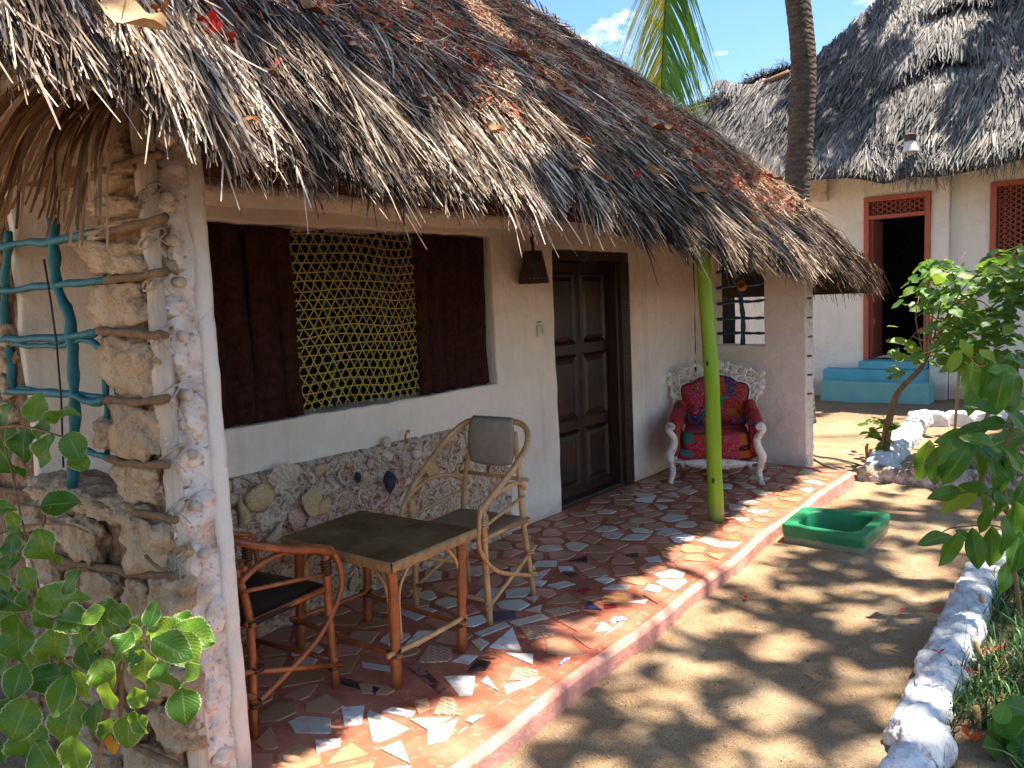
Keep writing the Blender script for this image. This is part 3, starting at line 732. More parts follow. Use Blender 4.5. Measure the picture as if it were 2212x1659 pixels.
def screen_x(y, z):
    a = (y-SY0)/(SY1-SY0); return XW-.052+.030*sin(pi*a)*(.4+.6*sin(pi*(z-SZ0)/(SZ1-SZ0)))
def strip(a, b, off, wd=.0064):
    n = 22; g = G(); a = np.array(a); b = np.array(b); d = (b-a)/np.linalg.norm(b-a); s = np.array([-d[1], d[0]])
    ph = RNG.uniform(0, 6)
    for i in range(n+1):
        p = a+(b-a)*i/n; w_ = .0045*sin(i*.5+ph)
        p = p+s*w_
        for q in (-1, 1):
            c = p+s*q*wd/2; g.v.append((screen_x(c[0], c[1])+off+.0015*sin(i*2.3+ph), c[0]+.012*sin(c[1]*9), c[1]+.010*sin(c[0]*7+1)))
    g.f = [(2*i, 2*i+2, 2*i+3, 2*i+1) for i in range(n)]
    o = g.obj('strip', M['yellow'], scr, smooth=False)
def clipline(p, d):
    t0, t1 = -9, 9
    for k_, (lo, hi) in enumerate(((SY0, SY1), (SZ0, SZ1))):
        if abs(d[k_]) < 1e-6:
            if not lo < p[k_] < hi: return None
            continue
        a, b = (lo-p[k_])/d[k_], (hi-p[k_])/d[k_]
        t0 = max(t0, min(a, b)); t1 = min(t1, max(a, b))
    return (t0, t1) if t1-t0 > .02 else None
sp_ = .049
for fam, ang in enumerate((0, 58, -58)):
    d = np.array([cos(radians(ang)), sin(radians(ang))]); s = np.array([-d[1], d[0]])
    for i in range(-40, 41):
        p = np.array([2.95, 1.55])+s*(i+.5*(fam > 0))*sp_
        c = clipline(p, d)
        if c: strip(p+d*c[0], p+d*c[1], .0016*(fam-1)*1.3)
for z in (1.20, 1.50, 1.80):
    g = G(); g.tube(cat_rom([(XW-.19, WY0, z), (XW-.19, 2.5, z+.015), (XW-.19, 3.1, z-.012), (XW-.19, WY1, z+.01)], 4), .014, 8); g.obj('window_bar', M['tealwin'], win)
for y in (2.35, 2.80, 3.22, 3.8):
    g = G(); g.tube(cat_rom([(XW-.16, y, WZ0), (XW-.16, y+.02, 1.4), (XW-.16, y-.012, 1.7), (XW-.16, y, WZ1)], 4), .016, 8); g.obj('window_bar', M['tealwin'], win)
# plaster lip above the window and dark roof plate with eave beam
g = G()
n = 60
for i in range(n+1):
    y = 1.42+(4.6-1.42)*i/n; zz = 2.155+.012*sin(y*3)
    for dx, dz in ((0, -.0), (.045, .0), (.05, .012), (.04, .06), (0, .075)):
        g.v.append((XW-.004+dx, y, zz-.05*(dz == 0 and dx == 0)+dz-.03*(y-1.4)/3+.004*nz((dx, y, 0), 9)))
g.f = [(i*5+j, i*5+j+1, (i+1)*5+j+1, (i+1)*5+j) for i in range(n) for j in range(4)]
H(g.obj('plaster_ledge', M['plaster']))
g = G(); g.tube(cat_rom([(XW+.05, 1.25, 2.33), (XW+.05, 2.4, 2.30), (XW+.05, 3.6, 2.25), (XW+.05, 5.2, 2.25), (XW+.05, 7.2, 2.2)], 8), [.085]*33, 12, jit=.05)
H(g.obj('wall_plate_beam', M['beam']))
g = G(); g.tube(cat_rom([(-2.36, 1.0, 2.42), (-2.34, 2.6, 2.20), (-2.32, 5.0, 2.05), (-2.34, 7.5, 2.0)], 8), .05, 10, jit=.05)
H(g.obj('eave_beam', M['beam']))

# ---- door
door = H(empty('door')); door.matrix_parent_inverse = house.matrix_basis.inverted()
g = G(); g.box((XW-.16, 4.77, .0), (XW-.115, 5.655, 1.88)); dl = g.obj('door_leaf', M['doorwood'], door, smooth=False, bevel=.003)
for r_, (z0, z1) in enumerate(((.10, .56), (.64, 1.16), (1.24, 1.80))):
    for (y0, y1) in ((4.83, 5.17), (5.25, 5.60)):
        g = G(); X0 = XW-.114
        for (a0, b0, ins) in ((y0, y1, 0),):
            g.add([(X0+.001, y0, z0), (X0+.001, y1, z0), (X0+.001, y1, z1), (X0+.001, y0, z1), (X0+.022, y0+.012, z0+.012), (X0+.022, y1-.012, z0+.012), (X0+.022, y1-.012, z1-.012), (X0+.022, y0+.012, z1-.012),
                   (X0+.004, y0+.035, z0+.035), (X0+.004, y1-.035, z0+.035), (X0+.004, y1-.035, z1-.035), (X0+.004, y0+.035, z1-.035), (X0+.016, y0+.065, z0+.065), (X0+.016, y1-.065, z0+.065), (X0+.016, y1-.065, z1-.065), (X0+.016, y0+.065, z1-.065)],
                  [(k_*4+i, k_*4+(i+1) % 4, k_*4+4+(i+1) % 4, k_*4+4+i) for k_ in range(3) for i in range(4)]+[(12, 13, 14, 15)])
        g.obj('door_panel', M['doorwood'], dl, smooth=False)
g = G(); g.box((XW-.20, 5.66, 0), (XW-.02, 5.70, 1.89)); g.box((XW-.20, 5.70, 0), (XW+.012, 5.826, 1.89)); fr = g.obj('door_frame', M['darkwood'], door, smooth=False, bevel=.004)
g = G(); g.box((XW-.20, 4.757, 1.892), (XW+.008, 5.826, 1.958)); g.obj('door_lintel', M['darkwood'], door, smooth=False, bevel=.004)
g = G(); g.box((XW-.20, 4.757, 0), (XW-.165, 4.768, 1.89)); g.obj('door_jamb', M['darkwood'], door, smooth=False)
g = G()
for i in range(84):                                   # carved beads and notches on the frame
    z = .03+i*.022; v, f = blob((XW+.014, 5.722, z), (.007, .010, .0085), i, .1, 1, 1); g.add(v, f)
    g.box((XW+.012, 5.782, z-.004), (XW+.020, 5.818, z+.005))
    if i % 2 == 0: v, f = blob((XW+.013, 5.755, z), (.007, .014, .015), i, .15, 1, 1); g.add(v, f)
g.obj('carving', M['darkwood'], fr, smooth=False)
g = G(); g.box((XW-.20, 4.76, -.01), (XW-.01, 5.69, .035)); g.obj('door_sill', M['darkwood'], door, smooth=False, bevel=.006)

# ---- return wall window bars
rwn = H(empty('end_window')); rwn.matrix_parent_inverse = house.matrix_basis.inverted()
for z, s in ((1.205, .0), (1.345, .004), (1.50, .015), (1.655, .02), (1.80, .015)):
    g = G(); g.tube(cat_rom([(-3.21, 7.14, z-s), (-3.0, 7.135, z+.006), (-2.85, 7.14, z), (-2.705, 7.14, z+s)], 5), [.013+.003*sin(i*1.7) for i in range(16)], 8, jit=.08); g.obj('window_bar', M['tealdark'], rwn)
g = G(); g.tube(cat_rom([(-2.955, 7.16, 1.09), (-2.95, 7.16, 1.35), (-2.975, 7.16, 1.6), (-2.99, 7.16, 2.01)], 6), [.022+.003*sin(i*1.9) for i in range(19)], 9, jit=.06); g.obj('window_bar', M['tealdark'], rwn)
pot = empty('clay_pot', tuple(onY(1603, 618, 7.03)), 0, 'small orange clay pot hanging on the barred end window', 'pot')
g = G(); rr = [(.0, -.045), (.03, -.045), (.043, -.02), (.045, .01), (.036, .035), (.04, .045), (.032, .045), (.026, .03), (.034, .0), (.0, -.03)]
for i in range(17):
    a = 2*pi*i/16
    for r_, z in rr: g.v.append((cos(a)*r_, sin(a)*r_, z))
g.f = [(i*10+j, (i+1)*10+j, (i+1)*10+j+1, i*10+j+1) for i in range(16) for j in range(9)]
o = g.obj('pot_body', M['clay'], pot); o.rotation_euler = (1.2, .3, 0)
g = G(); g.tube([(0, 0, .04), (.01, .03, .1), (.0, .07, .19)], .003, 5); g.obj('string', M['cord'], pot)

# ================================================================== STONE END WALL (part of the cottage)
end = H(empty('stone_end_wall')); end.matrix_parent_inverse = house.matrix_basis.inverted()
EY = 1.20
LX0, LX1, LZ0, LZ1 = -3.44, -2.67, .99, 2.12
wall_grid('mortar_core', (0, EY, 0), (1, 0, 0), (0, 0, 1), (0, -1, 0), (-4.6, -2.40), (-.6, 2.7), [(LX0, LX1, LZ0, LZ1)], .20, M['mortar'], end, .05, .022, .02, 2)
st = []
def stone(cx, cz, w_, h_, seed, dep=.055, y=EY-.01, mt='coral'):
    g = G(); vs_, f = ico(4); v = []
    for q_ in vs_:
        mm = max(abs(q_.x), abs(q_.y), abs(q_.z)); b_ = q_*(.45+.55/mm)
        rdg = 1-abs(nz(q_, 2.6, seed))*2.2; rdg2 = 1-abs(nz(q_, 6.0, seed+4))*2.2
        d_ = .86+.30*nz(q_, 1.4, seed)+.16*rdg+.07*rdg2+.05*nz(q_, 12, seed)
        v.append((b_.x*d_*w_/2, b_.y*d_*dep, b_.z*d_*h_/2))
    g.add(v, f)
    o = g.obj('stone', M[mt], end, smooth=True, loc=(cx, y, cz)); o.rotation_euler = (0, RNG.uniform(-.12, .12), RNG.uniform(-.1, .1)); return o
# jamb column, from the photograph's courses
sd = 0
for (y0, y1) in ((288, 340), (350, 395), (405, 450), (468, 500), (508, 590), (600, 710), (725, 860), (868, 990), (1003, 1095)):
    a = onY(285, y0, EY-.05); b = onY(285, y1, EY-.05); sd += 1
    stone(-2.535+RNG.uniform(-.012, .012), (a[2]+b[2])/2, .33+RNG.uniform(-.02, .03), (a[2]-b[2])*1.06, sd, .066, EY+.015)
    if sd in (2, 4, 8): stone(-2.70, (a[2]+b[2])/2-.03, .10, (a[2]-b[2])*.55, sd+30, .05)
for (x, y, w_, h_) in ((170, 1168, .26, .17), (305, 1180, .30, .17), (60, 1120, .25, .12), (90, 1230, .22, .12), (210, 1275, .30, .14), (300, 1300, .22, .14), (350, 1290, .14, .13), (120, 1150, .2, .1), (260, 1105, .25, .07), (100, 1075, .3, .07),
                       (30, 1180, .2, .12), (30, 1290, .22, .13), (110, 1320, .2, .13), (60, 1390, .25, .14), (250, 1380, .26, .14), (340, 1385, .18, .13), (160, 1400, .2, .13), (290, 1470, .24, .13), (360, 1480, .16, .12), (200, 1490, .2, .13), (110, 1480, .22, .13), (40, 1490, .22, .14),
                       (270, 1560, .24, .13), (360, 1580, .2, .14), (180, 1580, .22, .13), (90, 1580, .2, .13), (20, 1590, .22, .14), (300, 1640, .24, .13), (220, 1655, .2, .12), (130, 1650, .22, .13), (350, 1655, .14, .13), (40, 1655, .2, .13)):
    q = onY(x, y, EY-.05); sd += 1; stone(q[0], q[2], w_, h_, sd, .06)
for i in range(12):
    sd += 1; stone(-3.53+RNG.uniform(-.03, .03), 1.05+i*.1, .13, .10, sd, .045)
for i in range(10): sd += 1; stone(-3.75+RNG.uniform(-.1, .1), 1.05+i*.12, .22, .13, sd, .05)
# sloping mortar sill under the lattice
for x, z in ((-3.3, .955), (-3.1, .965), (-2.9, .96), (-2.74, .95)): sd += 1; stone(x, z, .24, .085, sd, .075, EY+.02)
# horizontal withies: grey over the stones, teal in the opening
def withy(pts, r, mt, nm='lattice_bar', Y=EY-.042):
    P = [onY(x, y, Y) for x, y in pts]
    C_ = cat_rom(P, 6); g = G(); r *= .70 if mt != 'stick' else .64; C_ = [p+Vector((0, .004*nz(p, 22, r*99), .007*nz(p, 16, r*50))) for p in C_]; g.tube(C_, [r*(1+.22*nz(p, 14, 5)+.12*sin(i*1.3)) for i, p in enumerate(C_)], 9, jit=.10); return g.obj(nm, M[mt], end)
withy([(-60, 538), (0, 531), (110, 520), (220, 503)], .020, 'teal'); withy([(218, 503), (280, 490), (356, 468)], .021, 'stick', 'tie_branch')
withy([(120, 408), (200, 380), (270, 352), (350, 330)], .017, 'stick', 'tie_branch')
withy([(-60, 632), (0, 630), (110, 616), (232, 608)], .018, 'teal'); withy([(230, 608), (290, 600), (358, 586)], .020, 'stick', 'tie_branch')
withy([(-60, 736), (0, 733), (150, 729), (215, 715)], .020, 'teal'); withy([(212, 715), (280, 720), (358, 725)], .021, 'stick', 'tie_branch')
withy([(30, 745), (120, 748), (180, 735), (226, 752)], .014, 'teal', Y=EY-.03)
withy([(-60, 846), (0, 846), (133, 850), (190, 868), (228, 864)], .020, 'teal'); withy([(225, 864), (290, 868), (362, 862)], .020, 'stick', 'tie_branch')
withy([(40, 838), (130, 848), (226, 858)], .014, 'teal', Y=EY-.03)
withy([(150, 966), (190, 975), (235, 990)], .017, 'teal'); withy([(232, 990), (290, 1003), (362, 1005)], .020, 'stick', 'tie_branch')
withy([(-40, 1050), (50, 1065), (170, 1083), (280, 1104), (378, 1122)], .019, 'stick', 'tie_branch')
withy([(135, 1212), (225, 1226), (300, 1240), (376, 1247)], .022, 'stick', 'tie_branch')
withy([(315, 1200), (340, 1222), (366, 1232)], .008, 'stick', 'tie_branch', EY-.11)
withy([(140, 1318), (200, 1326), (280, 1345), (370, 1350)], .015, 'stick', 'tie_branch')
withy([(-30, 1440), (60, 1490), (150, 1540), (250, 1590), (400, 1662)], .016, 'stick', 'tie_branch', EY-.10)
withy([(-30, 1520), (40, 1560), (120, 1600)], .014, 'stick', 'tie_branch', EY-.12)
withy([(18, 500), (12, 600), (10, 700), (22, 780), (28, 850)], .020, 'teal', 'lattice_post', EY-.03)
withy([(112, 470), (118, 560), (125, 622), (150, 686), (157, 786), (160, 900), (157, 1052)], .026, 'teal', 'lattice_post', EY-.035)
withy([(227, 540), (225, 640), (227, 760), (230, 870), (232, 985)], .014, 'teal', 'lattice_post', EY-.02)
g = G(); g.tube([onY(x, y, EY-.10) for x, y in ((95, 560), (108, 640), (122, 740), (132, 860), (137, 1010))], .0035, 5); g.obj('hanging_wire', M['wire'], end)
# corner pole, lashed, then the lumpy plastered end face
pole_pts = [(-2.372, 1.222, -.7), (-2.368, 1.218, .2), (-2.378, 1.224, .9), (-2.368, 1.216, 1.5), (-2.376, 1.224, 2.4)]
g = G(); c_ = cat_rom(pole_pts, 8); g.tube(c_, [.029+.004*sin(i*.9) for i in range(len(c_))], 14, jit=.05); g.obj('corner_pole', M['palepole'], end)
g = G(); g.tube([(-2.43, 1.19, -.7), (-2.432, 1.19, .35)], .014, 8, jit=.06); g.obj('corner_pole', M['palestick'], end)
for y_ in (388, 498, 600, 732, 872, 1010, 1130, 1240):
    q = onY(385, y_, 1.14); g = G()
    for k_ in range(2):
        g.tube([(-2.372+.036*cos(a), 1.222+.036*sin(a), q[2]+.012*k_+.025*sin(a+k_)) for a in np.linspace(0, 6.28, 15)], .0045, 5, cap=False)
    for k_ in range(4): g.tube(cat_rom([(-2.37, 1.185, q[2]), (-2.34+.01*k_, 1.19, q[2]+RNG.uniform(-.01, .02)), (-2.315+.01*k_, 1.16+.02*k_, q[2]-RNG.uniform(.01, .05))], 3), .002, 4)
    g.obj('lashing', M['cord'], end)
    g = G(); yk = RNG.uniform(1.268, 1.285); g.tube([(-2.42, yk, q[2]+.005), (-2.338, yk+.004, q[2]), (-2.333, yk+.004, q[2])], [.017, .017, .013], 10, jit=.1); g.obj('stick_end', M['palepole'], end)
g = G(); nu_, nv_ = 26, 230
for i in range(nu_+1):
    for j in range(nv_+1):
        y = 1.195+(1.402-1.195)*i/nu_; z = -.65+3.05*j/nv_; f_ = max(0, 1-i/nu_*1.35)
        f2 = f_**.5
        d = .040*f2*nz((0, y, z), 9, 3)+.026*f2*nz((0, y, z), 21, 7)+.004*nz((0, y, z), 5, 1)
        if i == nu_: d -= .008; y += .008*nz((0, 0, z), 14, 3)
        if i < nu_-1 and abs(nz((0, y*.4, z), 6, 21)) < .05: d -= .02*f2
        g.v.append((-2.375+d, y, z))
n0 = len(g.v)
for j in range(nv_+1): g.v.append((-2.5, 1.402+.008*nz((0, 0, -.65+3.05*j/nv_), 14, 3), -.65+3.05*j/nv_))
g.f = [(i*(nv_+1)+j, (i+1)*(nv_+1)+j, (i+1)*(nv_+1)+j+1, i*(nv_+1)+j+1) for i in range(nu_) for j in range(nv_)]
g.f += [(nu_*(nv_+1)+j, n0+j, n0+j+1, nu_*(nv_+1)+j+1) for j in range(nv_)]
g.obj('lumpy_post_face', M['lumpy'], end)
g = G(); nv_ = 80
for i in range(5):
    for j in range(nv_+1):
        z = -.65+3.05*j/nv_; y = 1.350+.055*i/4+(.014*nz((0, 3, z), 7, 3) if i == 0 else 0)
        g.v.append((-2.364+.007*nz((0, y, z), 9, 2)+.004*nz((0, y, z), 26, 2)-(.012 if i == 0 else 0), y, z))
g.f = [(i*(nv_+1)+j, (i+1)*(nv_+1)+j, (i+1)*(nv_+1)+j+1, i*(nv_+1)+j+1) for i in range(4) for j in range(nv_)]
o = g.obj('smooth_post_edge', M['plaster_white'], end); so_ = o.modifiers.new('t', 'SOLIDIFY'); so_.thickness = .02; so_.offset = -1
for i in range(17):
    z = -.55+i*.17+RNG.uniform(-.07, .07)
    v, f = blob((0, 0, 0), (.020+RNG.random()*.008, .022+RNG.random()*.03, .024+RNG.random()*.05), 60+i, .35, 1.3, 3); g = G(); g.add(v, f); g.obj('plaster_lump', M['lumpy'], end, loc=(-2.375, RNG.uniform(1.245, 1.325), z))

# ================================================================== NEAR ROOF
roof = H(empty('thatch_roof')); roof.matrix_parent_inverse = house.matrix_basis.inverted()
EYS = np.array([-2, .6, 1.0, 1.4, 2.2, 3.0, 4.0, 5.5, 7.6, 9]); EZS = np.array([2.34, 2.29, 2.21, 2.11, 2.01, 1.955, 1.895, 1.81, 1.68, 1.64])
EX = -1.85; HB = .6; HY = 7.62; TM = 3.3
def rsurf(t, y):
    """t = plan distance from the eave; returns x,y,z arrays of the thatch top"""
    z = np.interp(y, EYS, EZS)-.02+t*1.0-.045*t*t+.15*(1-np.exp(-t/.25))+.11*(vnoise(t, y, 1.5, 3)-.5)+.05*(vnoise(t, y, 4.2, 5)-.5)+.06*(vnoise(t*1.5, y*5.5+t*1.5, 1.0, 6)-.5)*np.clip(t*4, 0, 1)
    return np.stack([EX-t, y, z], -1)
def hip_w(t, y):
    """0 far from the hip, 1 on it"""
    d = (HY-HB*t-y); return np.clip(1-d/.9, 0, 1)**1.3
# core slab (top, underside)
nt_, nyy = 34, 90; g = G()
tt = np.linspace(.13, TM, nt_+1)
top = []; 
for t_ in tt:
    yy = np.linspace(-1.0, HY-.06-HB*t_, nyy+1); P = rsurf(np.full(nyy+1, max(t_, 0.02)), yy); P[:, 0] = EX-t_; P[:, 2] -= .07; top.append(P)
top = np.array(top); bot = top.copy(); bot[:, :, 2] -= .14
g.v = [tuple(p) for p in top.reshape(-1, 3)]+[tuple(p) for p in bot.reshape(-1, 3)]
nn_ = (nt_+1)*(nyy+1)
g.f = [(i*(nyy+1)+j, i*(nyy+1)+j+1, (i+1)*(nyy+1)+j+1, (i+1)*(nyy+1)+j) for i in range(nt_) for j in range(nyy)]
g.f += [tuple(nn_+q for q in reversed(f)) for f in list(g.f)]
g.f += [(j, nn_+j, nn_+j+1, j+1) for j in range(nyy)]
o = g.obj('roof_core', M['roof_core'], roof)
# hip slope at the far end and the back slope close the roof
C0 = (EX-.05, HY-.05, 1.60); RT = (EX-TM, HY-.06-HB*TM, float(top[-1, -1, 2])); 
g = G(); g.add([C0, RT, (EX-TM-2.6, HY-.06-HB*TM, RT[2]), (-8.0, HY-.05, 1.62), (-8.2, -1.0, 1.8), (EX-TM-2.4, -1.0, RT[2]+.2), (EX-TM, -1.0, float(top[-1, 0, 2]))], [(0, 3, 2, 1), (3, 4, 5, 2), (1, 2, 5, 6)])
o = g.obj('rear_slopes', M['roof_core'], roof, smooth=False); q = o.modifiers.new('t', 'SOLIDIFY'); q.thickness = .12
# main straw
def make_straw(n, tlo, thi, ylo, yhi, wlo, whi, llo, lhi, tpow=1.0, name='thatch_straw', under=False, seedo=0):
    t = tlo+(thi-tlo)*NR.random(n)**tpow; y = ylo+(yhi-ylo)*NR.random(n)
    k_ = y < HY-HB*t-.12*(t < 1); t, y = t[k_], y[k_]; n = len(t)
    P = rsurf(t, y); e = .02
    Pt = rsurf(np.maximum(t-e, 0), y); D = (Pt-P); D /= np.linalg.norm(D, axis=1, keepdims=True)+1e-9
    D[t < e] = D[t >= e].mean(0)
    hw = hip_w(t, y); az = hw*1.05+(vnoise(t, y, 5.5, 9+seedo)-.5)*.75+(vnoise(t, y, 16, 19+seedo)-.5)*.45+NR.normal(0, .15, n)-.04
    zc = D[:, 2].copy(); hcomp = np.sqrt(D[:, 0]**2+D[:, 1]**2)
    D = np.stack([np.cos(az)*hcomp, np.sin(az)*hcomp, zc], -1)
    N = np.stack([.70*np.cos(az), .70*np.sin(az), np.full(n, .72)], -1); N -= D*(N*D).sum(1, keepdims=True); N /= np.linalg.norm(N, axis=1, keepdims=True)
    clump = vnoise(t*1.0, y, 3.0, 31)
    P = P+N*(NR.uniform(-.055, .012, n)+.05*(clump-.5))[:, None]
    L_ = NR.uniform(llo, lhi, n); W_ = NR.uniform(wlo, whi, n)
    hd = np.maximum(t, 0)/.66+NR.uniform(-.02, .05, n)+NR.random(n)**10*.16+.26*(vnoise(y, y*0, 6.5, 71)-.5)+.18*(vnoise(y, y*0, 17, 72)-.5); L_ = np.minimum(L_, hd); ok_ = L_ > .05
    P, D, N, L_, W_, t, y = P[ok_], D[ok_], N[ok_], L_[ok_], W_[ok_], t[ok_], y[ok_]; n = len(t)
    rollv = NR.normal(0, .45, n)[:, None]; S = np.cross(D, N); N2 = N*np.cos(rollv)+S*np.sin(rollv)
    tone = np.clip(.03+.90*NR.random(n)**1.5+.34*(vnoise(t, y, 1.7, 41)-.42)+.34*(vnoise(t*3, y*13, 1, 42)-.5)-.16*np.clip((y-1.5)/5, 0, 1), 0, 1)
    return quadstrips(name, P, D, N2, L_, W_, tone, M['straw'], roof, 3, NR.uniform(.0, .22, n), NR.normal(0, .14, n), .5, .3, NR.uniform(-.02, .16, n))
for o in (make_straw(60000, .03, 3.25, -.6, 7.7, .005, .014, .18, .42),
          make_straw(36000, .03, 1.5, .1, 4.4, .004, .011, .16, .38, 1.1, seedo=3),
          make_straw(26000, .05, .45, .1, 7.7, .005, .013, .16, .38, 1, seedo=6)): tag(o, kind='stuff')
# long loose hanging straws under the eave
n = 700; y = NR.uniform(.3, 7.9, n); P = rsurf(np.full(n, .16), y)+NR.uniform(-.04, .04, (n, 3)); P[:, 2] -= .14
D = np.stack([NR.normal(.25, .3, n), NR.normal(0, .25, n), -np.ones(n)], -1); D /= np.linalg.norm(D, axis=1, keepdims=True)
N = np.tile(np.array([[.8, -.6, .0]]), (n, 1))
tag(quadstrips('hanging_straw', P, D, N, NR.uniform(.06, .22, n)*(1-.3*(y > 4)), NR.uniform(.002, .006, n), NR.uniform(.2, .8, n), M['straw'], roof, 3, None, NR.normal(0, .3, n), .5), kind='stuff')
# corner tuft at the hip
n = 5200; tq = NR.random(n)**1.4*.5; P = np.stack([EX-.18-tq+NR.normal(0, .06, n), HY-.22-HB*tq+NR.normal(0, .07, n), 1.78+tq*.95+.10*(1-np.exp(-tq/.25))+NR.uniform(-.08, .02, n)], -1)
az = NR.normal(.75, .42, n); D = np.stack([np.cos(az)*.62, np.sin(az)*.62, np.full(n, -.78)+NR.normal(0, .1, n)], -1); N = np.stack([np.cos(az)*.7, np.sin(az)*.7, np.full(n, .6)], -1)
tag(quadstrips('corner_tuft', P, D, N, NR.uniform(.12, .27, n), NR.uniform(.004, .010, n), np.clip(NR.uniform(.0, .85, n), 0, 1), M['straw'], roof, 3, NR.uniform(0, .2, n), NR.normal(0, .15, n), .6), kind='stuff')
# far hip slope straw
n = 9000; a_ = NR.uniform(0, 3.2, n); b_ = NR.random(n); X_ = EX-a_-b_*3.0; P = np.stack([X_, HY-HB*a_+.02, 1.66+a_*1.0+.1], -1)
tag(quadstrips('end_slope_straw', P, np.tile([[.05, .5, -.86]], (n, 1))+NR.normal(0, .1, (n, 3)), np.tile([[.1, .86, .5]], (n, 1)), NR.uniform(.25, .4, n), NR.uniform(.006, .013, n), NR.uniform(.1, .7, n), M['straw'], roof, 2), kind='stuff')
# battens and rafters under the roof
for i, y in enumerate(np.arange(.4, 7.2, .62)):
    P = [rsurf(np.array([t_]), np.array([y]))[0]-np.array([0, 0, .25]) for t_ in (.40, .8, 1.3, 1.7)]
    g = G(); g.tube(cat_rom(P, 4), .028, 8, jit=.06); g.obj('rafter', M['beam'], roof)
for t_ in (.34, .65, .95, 1.3):
    P = [rsurf(np.array([t_]), np.array([y]))[0]-np.array([0, 0, .215]) for y in np.arange(-.2, 7.3, .5)]
    g = G(); g.tube(P, .014, 6, jit=.1); g.obj('batten', M['stick'], roof)
# wispy twigs and stalks lying on top
n = 52000; t = .25+2.9*NR.random(n)**.8; y = NR.uniform(.2, 7.5, n); k_ = (y < HY-HB*t-.05) & (vnoise(t, y, 2.6, 77)+.25*NR.random(n)+.16*np.clip(y-2, 0, 1) >.42); t, y = t[k_], y[k_]; n = len(t)
P = rsurf(t, y); a = NR.uniform(0, 6.28, n); D = np.stack([np.cos(a)*.7, np.sin(a), -np.cos(a)*.7+NR.normal(0, .18, n)], -1); D /= np.linalg.norm(D, axis=1, keepdims=True)
N = np.tile([[.68, 0, .73]], (n, 1)); P = P+N*NR.uniform(-.005, .035, n)[:, None]
tag(quadstrips('fallen_stalks', P, D, N, NR.uniform(.03, .14, n), NR.uniform(.003, .0065, n), NR.uniform(.1, 1, n), M['debris'], roof, 4, None, NR.normal(0, 1.1, n), 1.5, .6), kind='stuff')
# dead flower crumbs
n = 44000; t = .25+2.8*NR.random(n)**.8; y = NR.uniform(.2, 7.4, n); k_ = (y < HY-HB*t-.4) & (.6*vnoise(t, y, 1.6, 97)+.4*vnoise(t, y, 6, 98) > .50); t, y = t[k_], y[k_]; n = len(t)
P = rsurf(t, y)+np.array([.68, 0, .73])*.015; D = NR.normal(0, 1, (n, 3)); D /= np.linalg.norm(D, axis=1, keepdims=True)
tag(quadstrips('withered_blossom_crumbs', P, D, NR.normal(0, 1, (n, 3)), NR.uniform(.014, .042, n), NR.uniform(.008, .017, n), NR.uniform(0, .7, n), strawm('withered_blossom', (.42, .03, .012), (.55, .13, .03), (.50, .27, .10)), roof, 2, None, NR.normal(0, 1, n), 1), kind='stuff')
def petal_mesh(seed, n=4):
    r = random.Random(seed); g = G()
    for k_ in range(n):
        a = 2*pi*k_/n+r.uniform(-.4, .4); L_ = r.uniform(.7, 1.1); w_ = r.uniform(.25, .4); h = r.uniform(.1, .5)
        d = Vector((cos(a), sin(a), h)); s = Vector((-sin(a), cos(a), r.uniform(-.3, .3)))
        g.add([(0, 0, 0), tuple(d*.5*L_+s*w_), tuple(d*L_+s*w_*.5), tuple(d*L_*.98-s*w_*.5), tuple(d*.5*L_-s*w_)], [(0, 1, 4), (1, 2, 3, 4)])
    o = g.obj('red_blossom', M['petal'], smooth=False); m_ = o.data; bpy.data.objects.remove(o); return m_
PM = [petal_mesh(s, 3+s % 3) for s in range(6)]
def onroof(x, y):
    d = _ray(x, y); lo = 1.7
    for s in np.arange(1.6, 11, .02):
        p = _C+d*s; t_ = EX-p[0]
        if t_ > 0 and p[2] < rsurf(np.array([t_]), np.array([p[1]]))[0][2]: return p if p[1] < HY-HB*t_-.1 else None
    return None
red = """342,32,11 450,60,20 462,80,14 488,92,10 595,148,9 555,12,8 690,120,6 1180,10,8 1207,36,8 1288,82,7 1342,64,7 1310,10,6 1090,158,9 1105,172,8 1040,118,7 1195,100,6 1225,130,8 1165,160,7 1215,198,8 1172,196,8 1290,190,7 1300,238,7 1335,235,6 1245,172,8 1205,150,7 1245,170,9 1220,213,9 1180,240,8 1228,250,8 1245,270,7 1105,240,6 1062,290,9 1260,310,8 1365,385,9 1375,395,8 1388,266,9 1140,208,7 1130,120,6 1390,232,6 1425,225,6 1470,250,6 1500,330,8 1560,330,7 1545,380,6 1600,392,7 1640,410,6 1520,410,6 1410,340,6 1350,350,6 1200,300,6 1130,330,6 1020,200,7 980,170,6 940,190,6 900,210,7 850,180,6 800,215,6 760,300,6 870,100,8 960,110,6 1000,85,6 910,60,7 830,60,7 720,55,6 640,35,6 300,80,6 1700,440,6 1660,470,6 1470,370,7 1570,440,6 1620,480,6 1440,300,6 1155,180,7 1150,172,7 1118,132,7 1520,300,6"""
